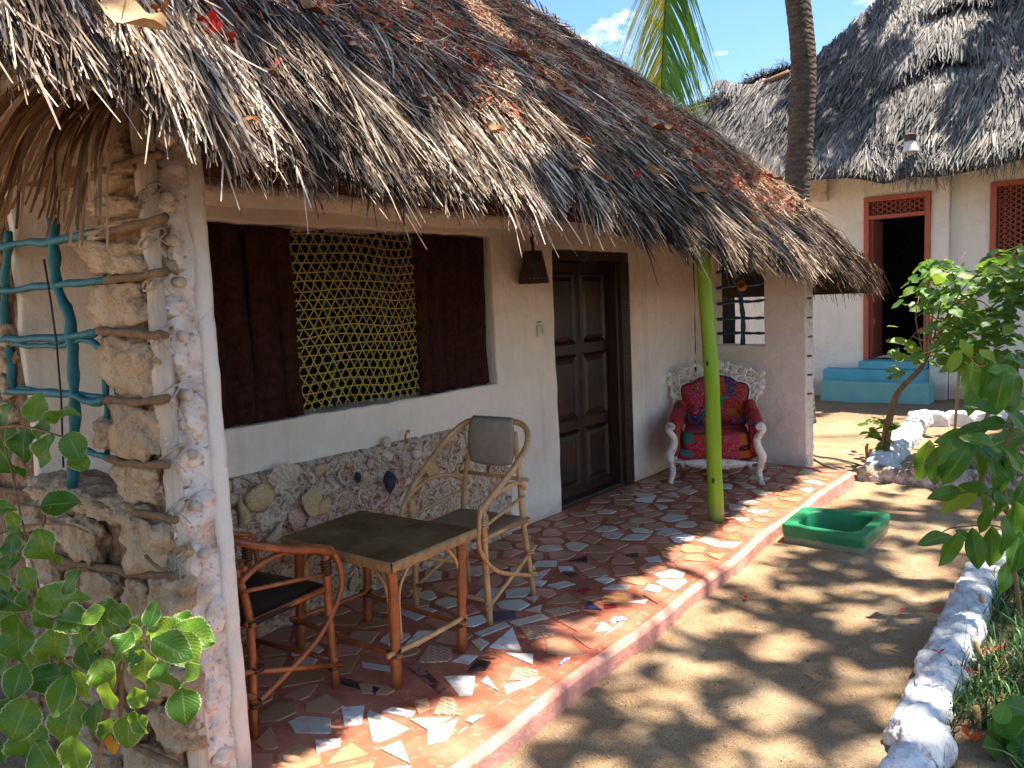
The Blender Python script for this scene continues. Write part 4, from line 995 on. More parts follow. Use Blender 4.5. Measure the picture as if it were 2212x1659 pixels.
for i, s in enumerate(red.split()):
    x, y, r_ = map(float, s.split(',')); p = onroof(x, y)
    if p is None: continue
    dist = float(np.linalg.norm(p-_C)); sz = r_*dist/FPX*(1.2 if i == 1 else 1.7)
    p = p+np.array([.68, 0, .73])*.02
    o = inst('red_blossom', PM[i % 6], p, (RNG.uniform(-.8, .2), .75+RNG.uniform(-.4, .4), RNG.random()*6.28), sz, None, M['petal'] if i % 5 else M['petal_or'])
    if i == 1: tag(o, 'largest red blossom on the near thatch, beside the folded brown leaf', 'blossom', 'red blossoms fallen on the thatch')
    else:
        z_ = 'left end above the stone wall' if x < 660 else 'part above the yellow screen' if x < 980 else 'part above the lamp and door' if x < 1290 else 'far part beyond the green pole'
        tag(o, 'small red blossom on the near thatch, '+z_, 'blossom', 'red blossoms on the thatch, '+z_)

def leaf_mesh(name, W=.5, serr=0.0, teeth=9, fold=.15, curl=.1, nu=16, nv=6, tip=.5, seed=0, wav=0.0):
    """leaf along +x, length 1, normal +z, uv = (along, across)"""
    g = G(); uv = []; r = random.Random(seed)
    for i in range(nu+1):
        u = i/nu; w_ = W*.5*(sin(pi*min(1, u**tip*1.0))**.8 if 0 < u < 1 else 0)
        tooth = 1+serr*(2*((u*teeth) % 1)-1) if 0 < u < 1 else 1
        for j in range(nv+1):
            v = 2*j/nv-1; vv = v*w_*(tooth if abs(v) > .99 else 1)
            g.v.append((u, vv, fold*abs(vv)*1.2-curl*u*u+wav*sin(u*9+seed)*abs(v)*.12)); uv.append((u, v*.5+.5))
    g.f = [(i*(nv+1)+j, (i+1)*(nv+1)+j, (i+1)*(nv+1)+j+1, i*(nv+1)+j+1) for i in range(nu) for j in range(nv)]
    g.uv = uv; o = g.obj(name, M['leaf_var']); m_ = o.data; bpy.data.objects.remove(o); return m_
def orient(d, nrm):
    d = Vector(d).normalized(); n = Vector(nrm); n = (n-d*n.dot(d)).normalized(); s = n.cross(d)
    return Matrix((d, s, n)).transposed().to_quaternion()
LV = [leaf_mesh('leaf_var', (.86, .74, .92, .80, .70)[s], .07, 11, (.18, .32, .1, .25, .4)[s], (.12, .3, .02, .22, -.12)[s], 22, 6, .85, s, (.5, 1.1, .7, 1.3, .9)[s]) for s in range(5)]
LG = [leaf_mesh('leaf_gloss', .46, .0, 9, .30, .22, 14, 6, .95, s, .4) for s in range(4)]
LS = [leaf_mesh('leaf_shrub', .78, .0, 9, .15, .10, 7, 4, .8, s, .3) for s in range(3)]
LD = [leaf_mesh('leaf_dry', .55, .0, 9, .55, -.25, 10, 4, .8, s, .8) for s in range(3)]
# dry leaves on the thatch
LEAFLAB = ['stiff brown leaf standing on the thatch beside the largest red blossom', 'bright tan leaf tip on the thatch, high above the yellow screen', 'brown leaf near the roof ridge line against the first cloud', 'pale curled leaf low on the thatch above the mat curtains',
  'brown leaf in the densest cluster of red blossoms on the thatch', 'brown leaf on the thatch straight above the hanging lamp', 'brown leaf near the far tip of the near thatch', 'lower brown leaf of the pair on the thatch above the door', 'upper brown leaf of the pair on the thatch above the door',
  'small brown leaf caught in the lower thatch near the stone post', 'brown leaf on the thatch directly above the green pole', 'small brown leaf on the thatch edge nearest the palm trunk', 'small brown leaf mid slope above the left mat curtain', 'pale leaf upright in the straw high above the yellow screen', 'pale leaf at the skyline of the near thatch below the palm frond']
for i, (x, y, L_, an, mt, lab) in enumerate(((200, 40, 125, 32, 'dryleaf_pale', 'large folded tan leaf lying on the thatch at upper left'), (640, 28, 60, 50, 'dryleaf', None), (1225, 310, 45, 25, 'dryleaf', None), (1400, 285, 50, -20, 'dryleaf', 'dull brown leaf on the far part of the near thatch beside a red blossom'),
        (1075, 118, 55, 30, 'dryleaf', None), (900, 222, 40, 60, 'dryleaf_pale', None), (1180, 195, 45, 40, 'dryleaf', None), (1040, 285, 40, 20, 'dryleaf', None), (1475, 415, 45, 15, 'dryleaf', None), (1260, 385, 45, 40, 'dryleaf', None),
        (1210, 370, 35, 30, 'dryleaf', None), (520, 275, 30, 20, 'dryleaf', None), (1380, 372, 40, 20, 'dryleaf', None), (1650, 385, 30, 30, 'dryleaf', None), (560, 170, 30, 10, 'dryleaf', None), (745, 110, 32, 70, 'dryleaf_pale', None), (1540, 230, 30, 20, 'dryleaf_pale', None))):
    p = onroof(x, y)
    if p is None: continue
    dist = float(np.linalg.norm(p-_C)); L2 = L_*dist/FPX*1.15; a = radians(an); d = _R*cos(a)-_U*sin(a)-_F*.0
    nrm = np.array([.68, -.1, .73]); d = d-nrm*(d@nrm); 
    o = inst('fallen_leaf', LD[i % 3], p+nrm*.03, orient(d, nrm+NR.normal(0, .25, 3)), L2, None, M[mt])
    tag(o, lab or LEAFLAB.pop(0), 'leaf', 'dry leaves fallen on the thatch')

# dry coconut frond hanging under the eave at left
fr = empty('dry_palm_frond', tuple(onY(250, 262, 1.0)), 0, 'dry brown palm frond hanging from the eave over the stone wall', 'palm frond')
fo = Vector(fr.location)
n = 46
g = G(); rach = [onY(x, y, Y) for x, y, Y in ((262, 205, 1.10), (200, 190, 1.07), (110, 175, 1.05), (20, 165, 1.02), (-60, 160, 1.0))]
g.tube([Vector(p)-fo for p in cat_rom(rach, 4)], .012, 7); g.obj('stem', M['stick'], fr)
for i in range(84):
    s = (i/83)**.9; base = Vector(cat_rom(rach, 10)[min(40, int(s*26))])-fo
    tx = 215-290*s+RNG.uniform(-45, 20); ty = 535-90*s+RNG.uniform(-110, 15)
    e = Vector(onY(tx, ty, 1.0-.05*s+RNG.uniform(-.10, .03)))-fo
    mid = base.lerp(e, .5)+Vector((RNG.uniform(-.03, .03), RNG.uniform(-.05, .01), RNG.uniform(-.01, .04)))
    c_ = cat_rom([base, mid, e], 5); g = G(); wv = RNG.uniform(.009, .020); sd_ = Vector((1, RNG.uniform(-.8, .8), .3)).normalized(); tn = RNG.uniform(.1, 1)
    for q_, p in enumerate(c_):
        a = q_/(len(c_)-1); ww = wv*(.6+.6*sin(pi*min(1, a*1.1)))*(1-a*.75)
        g.v += [tuple(p-sd_*ww), tuple(p+Vector((0, .006, 0))), tuple(p+sd_*ww)]; g.t += [tn*RNG.uniform(.85, 1.1)]*3
    g.f = [(3*k_+j, 3*k_+3+j, 3*k_+4+j, 3*k_+1+j) for k_ in range(len(c_)-1) for j in (0, 1)]
    g.obj('leaflet', M['frond_dry'], fr, smooth=False)

# ================================================================== GREEN POLE, LAMP, SWITCH
gp = empty('green_pole', (-2.31, 5.09, 0), 0, 'lime green painted pole holding up the thatched eave', 'pole')
g = G(); c_ = cat_rom([(0, 0, 0), (-.004, -.018, .5), (.004, -.045, 1.0), (-.012, -.075, 1.5), (-.022, -.11, 2.0)], 8)
g.tube(c_, [.054-.006*i/len(c_)+.0015*sin(i*.8) for i in range(len(c_))], 20); g.obj('pole_shaft', M['lime'], gp)
for (z, a) in ((.30, -1.3), (1.12, -1.5), (1.72, -1.7)):
    x0 = -.004+cos(a)*.050; y0 = -.045*z+sin(a)*.050; v, f = blob((x0, y0, z), (.010, .010, .020), 3, .1, 1, 2); g = G(); g.add(v, f); g.obj('knot', M['knot'], gp)

lp = onX(1152, 578, -3.28)
lamp = empty('hanging_lamp', tuple(lp), 0, 'dark tin cone lampshade hanging by the door under the eave', 'lamp')
g = G(); n = 24
for i in range(n+1):
    a = 2*pi*i/n
    for r_, z in ((.006, .118), (.064, .112), (.108, -.108), (.104, -.108), (.060, .106), (.006, .110)): g.v.append((cos(a)*r_, sin(a)*r_, z))
g.f = [(i*6+j, i*6+6+j, i*6+7+j, i*6+1+j) for i in range(n) for j in range(5)]
g.obj('lamp_shade', M['tin'], lamp, smooth=False)
g = G(); g.tube([(0, 0, .11), (.01, -.01, .15), (-.008, .0, .19), (.004, .0, .235)], .010, 7, jit=.3); g.tube([(.03, -.05, .10), (.05, -.07, .16), (.0, -.02, .22)], .002, 5); g.obj('hanger', M['tin'], lamp)
g = G(); g.tube([(0, 0, .235), (-.03, 0, .30), (-.05, .0, .6)], .004, 5); g.obj('cord', M['wire'], lamp)
vd = -Vector(tuple(_F)); va = atan2(vd.y, vd.x)
for i in range(7):
    a = va+radians(-48+16*i); v, f = blob((cos(a)*.1035, sin(a)*.1035, -.075), (.004, .004, .004), i, 0, 1, 1); g = G(); g.add(v, f); g.obj('punched_hole', M['cord'], lamp)
g = G(); a0 = va-.08
for k_ in range(6):
    a = 2*pi*k_/6; p0 = Vector((cos(a0)*.088, sin(a0)*.088, .015)); s = Vector((-sin(a0), cos(a0), 0)); q = p0+s*cos(a)*.014+Vector((0, 0, sin(a)*.014))
    v, f = blob(tuple(q), (.005, .005, .005), k_, 0, 1, 1); g.add(v, f)
v, f = blob(tuple(p0), (.010, .010, .010), 1, 0, 1, 2); g.add(v, f); g.obj('star_inset', M['greenglass'], lamp)
q = onX(1166, 715, XW)
sw = empty('light_switch', (XW+.006, q[1], q[2]), 0, 'small cream light switch on the plaster beside the dark door', 'switch')
g = G(); g.box((-.004, -.038, -.042), (.012, .038, .042)); g.obj('switch_plate', M['switch'], sw, bevel=.004)
g = G(); g.tube([(.012, 0, 0), (.017, 0, 0)], .017, 16); g.obj('switch_knob', M['switch'], sw)
g = G(); g.box((-.004, -.030, .062), (.003, .018, .068)); g.obj('cable_slot', M['wire'], sw)

# ================================================================== RATTAN TABLE AND CHAIRS
def bow(a, b, c, n=7): return cat_rom([a, b, c], n)
table = empty('rattan_table', (-2.75, 2.36, 0), 0, 'low square rattan table with worn brown leather top', 'table')
def TL(x, y, z): return (x+2.75, y-2.36, z)
cor = [(-3.12, 2.10), (-2.385, 2.115), (-2.41, 2.67), (-3.16, 2.61)]
g = G(); nn_ = 14
def tp(u, v):
    a = Vector(cor[0]).lerp(Vector(cor[1]), u); b = Vector(cor[3]).lerp(Vector(cor[2]), u); return a.lerp(b, v)
for i in range(nn_+1):
    for j in range(nn_+1):
        p = tp(i/nn_, j/nn_); e = min(i, nn_-i, j, nn_-j); z = .556+.003*nz((p.x, p.y, 0), 6, 2)-(.006 if e == 0 else 0)
        g.v.append(TL(p.x, p.y, z))
g.f = [(i*(nn_+1)+j, (i+1)*(nn_+1)+j, (i+1)*(nn_+1)+j+1, i*(nn_+1)+j+1) for i in range(nn_) for j in range(nn_)]
g.obj('tabletop', M['leather'], table)
for k_ in range(4):
    a = Vector(cor[k_]); b = Vector(cor[(k_+1) % 4]); g = G(); m = 24; d = (b-a).normalized(); nr = Vector((d.y, -d.x))
    for i in range(m+1):
        p = a.lerp(b, i/m); w_ = .010*nz((i*.4, k_, 0), 1, 3)
        g.v += [TL(p.x, p.y, .551), TL(p.x+nr.x*.006, p.y+nr.y*.006, .545), TL(p.x+nr.x*.006, p.y+nr.y*.006, .508+w_), TL(p.x-nr.x*.006, p.y-nr.y*.006, .505+w_)]
    g.f = [(i*4+j, i*4+4+j, i*4+5+j, i*4+1+j) for i in range(m) for j in range(3)]; g.obj('leather_edge', M['leather_edge'], table)
legs = [(-2.425, 2.15), (-2.44, 2.60), (-3.07, 2.56), (-3.06, 2.15)]
base = [(-2.41, 2.125), (-2.41, 2.53), (-3.06, 2.53), (-3.08, 2.13)]
for (a, b) in zip(legs, base):
    g = G(); c_ = cat_rom([TL(a[0], a[1], .55), TL((a[0]+b[0])/2, (a[1]+b[1])/2+.004, .28), TL(b[0], b[1], 0)], 6)
    g.tube(c_, [.023+.002*sin(i*1.4) for i in range(len(c_))], 12); g.obj('leg', M['rattan'], table)
for k_ in range(4):
    a, b = base[k_], base[(k_+1) % 4]; z = .155-.012*(k_ % 2)
    A_ = Vector(TL(a[0], a[1], z)); B_ = Vector(TL(b[0], b[1], z+.004)); d = (B_-A_).normalized()
    g = G(); g.tube(cat_rom([A_-d*.04, A_.lerp(B_, .5)+Vector((0, 0, -.006)), B_+d*.04], 5), .0125, 9); g.obj('stretcher', M['bamboo' if k_ == 0 else 'rattan'], table)
    g = G(); g.tube([A_+Vector((.026*cos(t), .026*sin(t), .012*sin(2*t))) for t in np.linspace(0, 6.28, 12)], .006, 6, cap=False); g.obj('binding', M['wrap'], table)
    # arched brace under each side
    La, Lb = legs[k_], legs[(k_+1) % 4]; A_ = Vector(TL(La[0], La[1], .0)); B_ = Vector(TL(Lb[0], Lb[1], 0)); d = (B_-A_).normalized(); L_ = (B_-A_).length
    pts = [A_+d*.03+Vector((0, 0, .19)), A_+d*.032+Vector((0, 0, .38)), A_+d*.07+Vector((0, 0, .46)), A_+d*L_*.3+Vector((0, 0, .505)), A_+d*L_*.7+Vector((0, 0, .508)), B_-d*.07+Vector((0, 0, .46)), B_-d*.032+Vector((0, 0, .38)), B_-d*.03+Vector((0, 0, .19))]
    g = G(); g.tube(cat_rom(pts, 5), .008, 8); g.obj('arched_brace', M['bamboo'], table)

def rattan_chair(name, loc, rz, mats, label, hide=True, hz=1.0):
    mt, wr, seat = mats
    t = empty(name, loc, rz, label, 'chair', 'rattan chairs at the low table')
    # local: front = -y, x = width; front legs y=-.19, rear y=+.19
    for s in (-1, 1):
        g = G(); g.tube(cat_rom([(s*.245, -.20, 0), (s*.235, -.20, .3), (s*.235, -.20, .60)], 6), .017, 10); g.obj('leg', M[mt], t)
        g = G(); g.tube(cat_rom([(s*.225, .23, 0), (s*.205, .19, .42), (s*.175, .21, .70 if hz == 1 else .64), (s*.14, .235, .90 if hz == 1 else .72)], 6), .0155, 10); g.obj('leg', M[mt], t)
        # hoop side, arm and curved brace
        g = G(); g.tube(cat_rom([(s*.24, -.235, .58), (s*.262, -.14, .58+.08*hz), (s*.275, .02, .58+.175*hz), (s*.265, .17, .58+.28*hz), (s*.19, .25, .58+.355*hz), (s*.06, .262, .58+.375*hz), (0, .263, .58+.377*hz)], 7), .0165, 10); g.obj('back_hoop', M[mt], t)
        g = G(); g.tube(cat_rom([(s*.24, -.225, .605), (s*.25, -.05, .66), (s*.23, .12, .655), (s*.20, .215, .60)], 6), .012, 9); g.obj('armrest', M[mt], t)
        g = G(); g.tube(cat_rom([(s*.24, -.225, .61), (s*.252, -.262, .52), (s*.25, -.258, .40), (s*.243, -.13, .26), (s*.235, .08, .17), (s*.226, .22, .12)], 6), .012, 9); g.obj('curved_brace', M[mt], t)
        g = G(); g.tube([(s*.235, -.22, .44), (s*.212, .22, .435)], .012, 8); g.obj('seat_rail', M[mt], t)
        g = G(); g.tube([(s*.252, -.235, .09), (s*.225, .26, .27)], .011, 8); g.obj('stretcher', M[mt], t)
        g = G(); g.tube([(s*.235, -.2, .50), (s*.20, .21, .56)], .009, 8); g.obj('arm_strut', M[mt], t)
        for (y, z, zz) in ((-.20, .53, 6), (-.20, .10, 3), (.22, .13, 2), (.195, .26, 2)):
            g = G(); m = 10*zz
            g.tube([(s*.237+.0205*cos(a), y+.0205*sin(a), z+.012*zz*(i/m)-.006*zz) for i, a in enumerate(np.linspace(0, 6.28*zz, m+1))], .0038, 5, cap=False)
            g.obj('binding', M[wr], t)
    g = G(); g.tube([(-.25, -.20, .43), (.25, -.20, .43)], .012, 8); g.obj('seat_rail', M[mt], t)
    g = G(); g.tube([(-.24, .20, .43), (.24, .20, .43)], .012, 8); g.obj('seat_rail', M[mt], t)
    g = G(); g.tube([(-.26, -.20, .125), (.26, -.20, .125)], .012, 8); g.obj('stretcher', M[mt], t)
    g = G(); g.tube([(-.24, .225, .16), (.24, .225, .16)], .012, 8); g.obj('stretcher', M[mt], t)
    g = G(); g.tube([(-.23, .21, .655), (.23, .21, .65)], .011, 8); g.obj('back_rail', M[mt], t)
    g = G(); m = 10
    for i in range(m+1):
        for j in range(m+1):
            x = -.235+.47*i/m; y = -.225+.44*j/m; e = min(i, m-i, j, m-j); z = .455-.02*sin(pi*i/m)*sin(pi*j/m)-(.012 if e == 0 else 0)+.004*nz((x, y, 0), 8, 3)
            g.v.append((x, y, z))
    g.f = [(i*(m+1)+j, (i+1)*(m+1)+j, (i+1)*(m+1)+j+1, i*(m+1)+j+1) for i in range(m) for j in range(m)]
    o = g.obj('seat', M[seat], t); q = o.modifiers.new('t', 'SOLIDIFY'); q.thickness = .018
    if hide:
        g = G(); m = 12
        for i in range(m+1):
            for j in range(m+1):
                a = i/m; b = j/m; wd = .155-.02*abs(2*b-1)**2; x = (a*2-1)*wd; z = (.725 if hz == 1 else .56)+.248*b-(0 if hz == 1 else .03)-.012*(1-abs(2*a-1)**2)*(b < .1); y = .228-.02*(1-b)-.02*sin(pi*a)*sin(pi*b)+.02*(b > .97)
                g.v.append((x, y-.008, z))
        g.f = [(i*(m+1)+j, (i+1)*(m+1)+j, (i+1)*(m+1)+j+1, i*(m+1)+j+1) for i in range(m) for j in range(m)]
        o = g.obj('backrest', M['hide2' if seat != 'leather_dark' else 'leather_dark'], t); q = o.modifiers.new('t', 'SOLIDIFY'); q.thickness = .012; q.offset = 0
    return t
rattan_chair('rattan_chair', (-2.755, 3.02, 0), radians(4), ('bamboo', 'wrap_pale', 'hide'), 'pale rattan armchair with grey hide back standing behind the low table')
rattan_chair('rattan_chair', (-2.84, 1.745, 0), radians(180+9), ('rattan', 'wrap', 'leather_dark'), 'reddish rattan armchair with dark seat beside the stone post', hz=.55)

# ================================================================== WHITE BAROQUE ARMCHAIR
ac = empty('baroque_armchair', (-2.93, 6.46, 0), radians(24), 'white carved baroque armchair with red patchwork upholstery by the end wall', 'armchair')
BY = .17          # local back plane, rearwards lean
def bk(x, z, off=0): return (x, BY+.10*(z-.4)+off, z)
inner = [(-.27, .42), (-.285, .60), (-.30, .745), (-.255, .79), (-.20, .80), (-.13, .845), (0, .865), (.13, .845), (.20, .80), (.255, .79), (.30, .745), (.285, .60), (.27, .42)]
outer = [(-.325, .42), (-.345, .58), (-.375, .72), (-.395, .85), (-.33, .885), (-.2, .935), (-.07, .965), (0, .97), (.07, .965), (.2, .935), (.33, .885), (.395, .85), (.375, .72), (.345, .58), (.325, .42)]
g = G(); g.tube([bk(x, z, -.02) for x, z in [tuple(v[:2]) for v in cat_rom([(a, b, 0) for a, b in inner], 5)]], .013, 8)
g.tube([bk(v[0], v[1], -.005) for v in cat_rom([(a, b, 0) for a, b in outer], 5)], .012, 8, jit=.25)
bf = g.obj('back_frame', M['chairwhite'], ac)
I = cat_rom([(a, b, 0) for a, b in inner], 12); O_ = cat_rom([(a, b, 0) for a, b in outer], 12)
# pierced carving: scrolls spanning between the two rails
g = G(); m = 44
for i in range(m):
    a = i/(m-1); p = I[int(a*(len(I)-1))]; q = O_[int(a*(len(O_)-1))]; d = q-p; s = Vector((-d.y, d.x, 0)); L_ = d.length; sg = 1 if i % 2 else -1
    pts = [p+d*(k_/8)+s*.28*sg*sin(k_/8*2*pi) for k_ in range(9)]
    g.tube([bk(v.x, v.y, -.012+.006*sin(i)) for v in pts], [.005+.005*sin(pi*k_/8) for k_ in range(9)], 6)
    c_ = p+d*(.5+.25*sg)
    sp2 = [c_+Vector((cos(t_), sin(t_), 0))*(.018*(1-t_/11)) for t_ in np.linspace(0, 9, 16)]
    g.tube([bk(v.x, v.y, -.022) for v in sp2], .0048, 5)
    if i % 2 == 0: v, f = blob(bk(q.x+d.x*.08, q.y+d.y*.08, -.008), (.018, .012, .018), i, .3, 2, 2); g.add(v, f)
g.obj('carved_scrolls', M['chairwhite'], ac)
g = G()
for (x, z) in ((-.06, .95), (0, .965), (.06, .95), (-.41, .87), (.41, .87), (.41, .80), (-.40, .79), (.385, .70), (.40, .75), (-.37, .68)):
    v, f = blob(bk(x, z, -.012), (.032, .014, .026), int(x*100), .4, 2, 3); g = G(); g.add(v, f); g.obj('carved_leaf', M['chairwhite'], ac)
# upholstered back
g = G(); m = 18; C_ = Vector((0, .60, 0)); n_ = len(I)
ring = I+[Vector((x_, .40, 0)) for x_ in np.linspace(.25, -.25, 12)]
rings = []
for s_, dd in ((1.0, -.005), (.96, -.035), (.85, -.058), (.6, -.075), (.3, -.082)):
    rings.append([bk(C_.x+(v.x-C_.x)*s_, C_.y+(v.y-C_.y)*s_, dd) for v in ring])
nr_ = len(ring)
for r_ in rings: g.v += [tuple(p) for p in r_]
g.f = [(a*nr_+j, a*nr_+(j+1) % nr_, (a+1)*nr_+(j+1) % nr_, (a+1)*nr_+j) for a in range(4) for j in range(nr_)]+[tuple(4*nr_+j for j in range(nr_))]
g.v += [bk(v.x, v.y, .03) for v in ring]; g.f += [(j, 5*nr_+j, 5*nr_+(j+1) % nr_, (j+1) % nr_) for j in range(nr_)]+[tuple(5*nr_+j for j in range(nr_))]
g.obj('backrest', M['cloth'], ac)
g = G(); g.tube([bk(v[0]*.975, .6+(v[1]-.6)*.975, -.035) for v in I], .006, 6); g.obj('piping', M['piping'], ac)
def cushion(name, c, r, mt=M['cloth'], boxy=.75):
    v, f = blob((0, 0, 0), r, 5, .02, 1, 4, boxy, .0); g = G(); g.add(v, f); return g.obj(name, mt, ac, loc=c)
cushion('seat_cushion', (0, -.10, .345), (.285, .285, .085)); cushion('seat_base', (0, -.09, .235), (.325, .285, .055))
for s in (-1, 1):
    g = G(); pts = [bk(s*.30, .60, -.03), (s*.315, .05, .53), (s*.325, -.12, .50), (s*.33, -.30, .475)]
    g.tube(cat_rom(pts, 6), [.055, .056, .058, .06, .062, .064, .065, .065, .065, .065, .065, .065, .065, .065, .065, .065, .065, .064, .06], 14); g.obj('armrest', M['cloth'], ac)
    v, f = blob((s*.325, -.10, .35), (.045, .245, .16), 2, .02, 1, 3, .8); g = G(); g.add(v, f); g.obj('side_panel', M['cloth'], ac)
    # front scroll post and leg
    g = G(); pts = [(s*.335, -.375, .475), (s*.365, -.385, .50), (s*.385, -.385, .47), (s*.365, -.39, .43), (s*.335, -.385, .38), (s*.345, -.385, .31), (s*.375, -.385, .24), (s*.365, -.385, .17), (s*.35, -.38, .10), (s*.365, -.395, .03), (s*.375, -.405, .0)]
    c_ = cat_rom(pts, 5); rr = np.interp(np.linspace(0, 1, len(c_)), [0, .08, .3, .5, .6, .75, .92, 1], [.018, .024, .028, .032, .038, .028, .02, .026])
    g.tube(c_, list(rr), 12); v, f = blob((s*.352, -.395, .485), (.03, .022, .03), 2, .1, 1, 3); g.add(v, f)
    g.tube([(s*.352+.028*cos(t_)*(1-t_/14), -.418, .485+.028*sin(t_)*(1-t_/14)) for t_ in np.linspace(0, 10, 22)], .005, 5); g.obj('front_leg', M['chairwhite'], ac)
    g = G(); g.tube(cat_rom([(s*.28, .14, .30), (s*.285, .16, .15), (s*.30, .20, 0)], 4), .02, 9); g.obj('rear_leg', M['chairwhite'], ac)
    g = G(); g.tube([(s*.335, -.36, .20), (s*.30, .14, .22)], .022, 8, flat=1); g.obj('side_rail', M['chairwhite'], ac)
g = G(); m = 30
for i in range(m+1):
    a = i/m; x = -.345+.69*a; lo = .165-.065*exp(-((a-.5)/.14)**2)+.02*cos(a*4*pi); hi = .205-.012*cos(a*2*pi)
    y0 = -.40-.02*sin(pi*a)
    g.v += [(x, y0, hi), (x, y0-.014, (hi+lo)/2), (x, y0-.004, lo), (x, y0+.03, lo+.005), (x, y0+.03, hi)]
g.f = [(i*5+j, i*5+5+j, i*5+5+(j+1) % 5, i*5+(j+1) % 5) for i in range(m) for j in range(5)]
for s in (-1, 1):
    for c0, q in (((s*.10, .15), .02), ((s*.20, .165), .016), ((s*.27, .17), .013)):
        g.tube([(c0[0]+s*q*cos(t_)*(1-t_/12), -.432, c0[1]+q*sin(t_)*(1-t_/12)) for t_ in np.linspace(0, 8, 18)], .004, 5)
v, f = blob((0, -.425, .14), (.05, .012, .03), 4, .3, 2, 3); g.add(v, f)
g.obj('carved_apron', M['chairwhite'], ac)

# ================================================================== GREEN BASIN
bt = [onZ(x, y, .04) for x, y in ((1686, 1132), (1868, 1161), (1926, 1108), (1735, 1094))]
bc = sum(bt)/4
basin = empty('washing_basin', (bc[0], bc[1], .04), 0, 'square green painted concrete basin on the sand beside the terrace', 'basin')
O4 = [Vector((p[0]-bc[0], p[1]-bc[1], 0)) for p in bt]
def ring_at(s, z, chamf):
    pts = []
    for i in range(4):
        a, b, c = O4[i-1]*s, O4[i]*s, O4[(i+1) % 4]*s
        for k_ in range(4):
            u = k_/3; p = (b+(a-b)*chamf).lerp(b+(c-b)*chamf, u); p = p.lerp(b, (.35 if 0 < u < 1 else 0)); pts.append((p.x, p.y, z))
    return pts
g = G(); R_ = [ring_at(.93, -.25, .05), ring_at(.95, -.13, .05), ring_at(1.0, -.035, .05), ring_at(1.0, -.012, .05), ring_at(.985, 0, .05), ring_at(.76, -.004, .20), ring_at(.73, -.014, .21), ring_at(.68, -.150, .23), ring_at(.62, -.165, .25)]
m = len(R_[0])
for r_ in R_: g.v += [(x+.004*nz((x, y, z), 9), y+.004*nz((x, y, z), 9, 3), z+.003*nz((x, y, 0), 8, 2)) for x, y, z in r_]
g.f = [(a*m+j, a*m+(j+1) % m, (a+1)*m+(j+1) % m, (a+1)*m+j) for a in range(len(R_)-1) for j in range(m)]+[tuple((len(R_)-1)*m+j for j in range(m))]
o = g.obj('basin_body', M['basin'], basin, bevel=.003)
o.data.materials.append(M['basin_inside'])
for i, p in enumerate(o.data.polygons):
    if i >= 4*m: p.material_index = 1

# ================================================================== FAR HOUSE
FY = 13.3
far_ = empty('far_cottage', (-3, FY, GZ), 0, 'white cottage beyond the courtyard with open red framed door and tall grey thatch', 'cottage')
def Fp(o): return world_parent(o, far_)
Fp(wall_grid('wall', (0, FY, 0), (1, 0, 0), (0, 0, 1), (0, -1, 0), (-8.6, -2.30), (GZ-.05, 4.3), [(-3.485, -2.545, .30, 2.965), (-6.75, -5.63, GZ-.06, 2.6)], .2, M['far_plaster'], None, .16, .012, .008, 7))
Fp(wall_grid('wall', (0, FY+.12, 0), (1, 0, 0), (0, 0, 1), (0, -1, 0), (-2.30, 4.0), (GZ-.05, 4.3), [(-1.79, -.75, 1.86, 3.0)], .2, M['far_plaster'], None, .16, .012, .008, 9))
g = G(); g.box((-5.6, FY-.03, GZ-.05), (-4.035, FY-.013, .34)); g.box((-2.54, FY-.03, GZ-.05), (-2.302, FY-.013, .34)); g.box((-2.29, FY+.09, GZ-.05), (4, FY+.107, .36)); Fp(g.obj('plinth', M['far_plaster'], smooth=False, bevel=.008))
g = G(); g.box((-8.5, FY+3.5, -.2), (4, FY+3.6, 5)); g.box((-8.5, FY+.205, .29), (4, FY+3.5, .30)); g.box((-4.6, FY+.2, .3), (-4.58, FY+3.5, 4.2)); g.box((-.4, FY+.33, .3), (-.38, FY+3.5, 4.2)); Fp(g.obj('dark_room', M['black'], smooth=False))  # room surfaces coloured black in place of interior shade
g = G(); g.box((-8.6, FY+3.61, -.2), (4, FY+3.7, 5)); Fp(g.obj('rear_wall', M['far_plaster'], smooth=False))
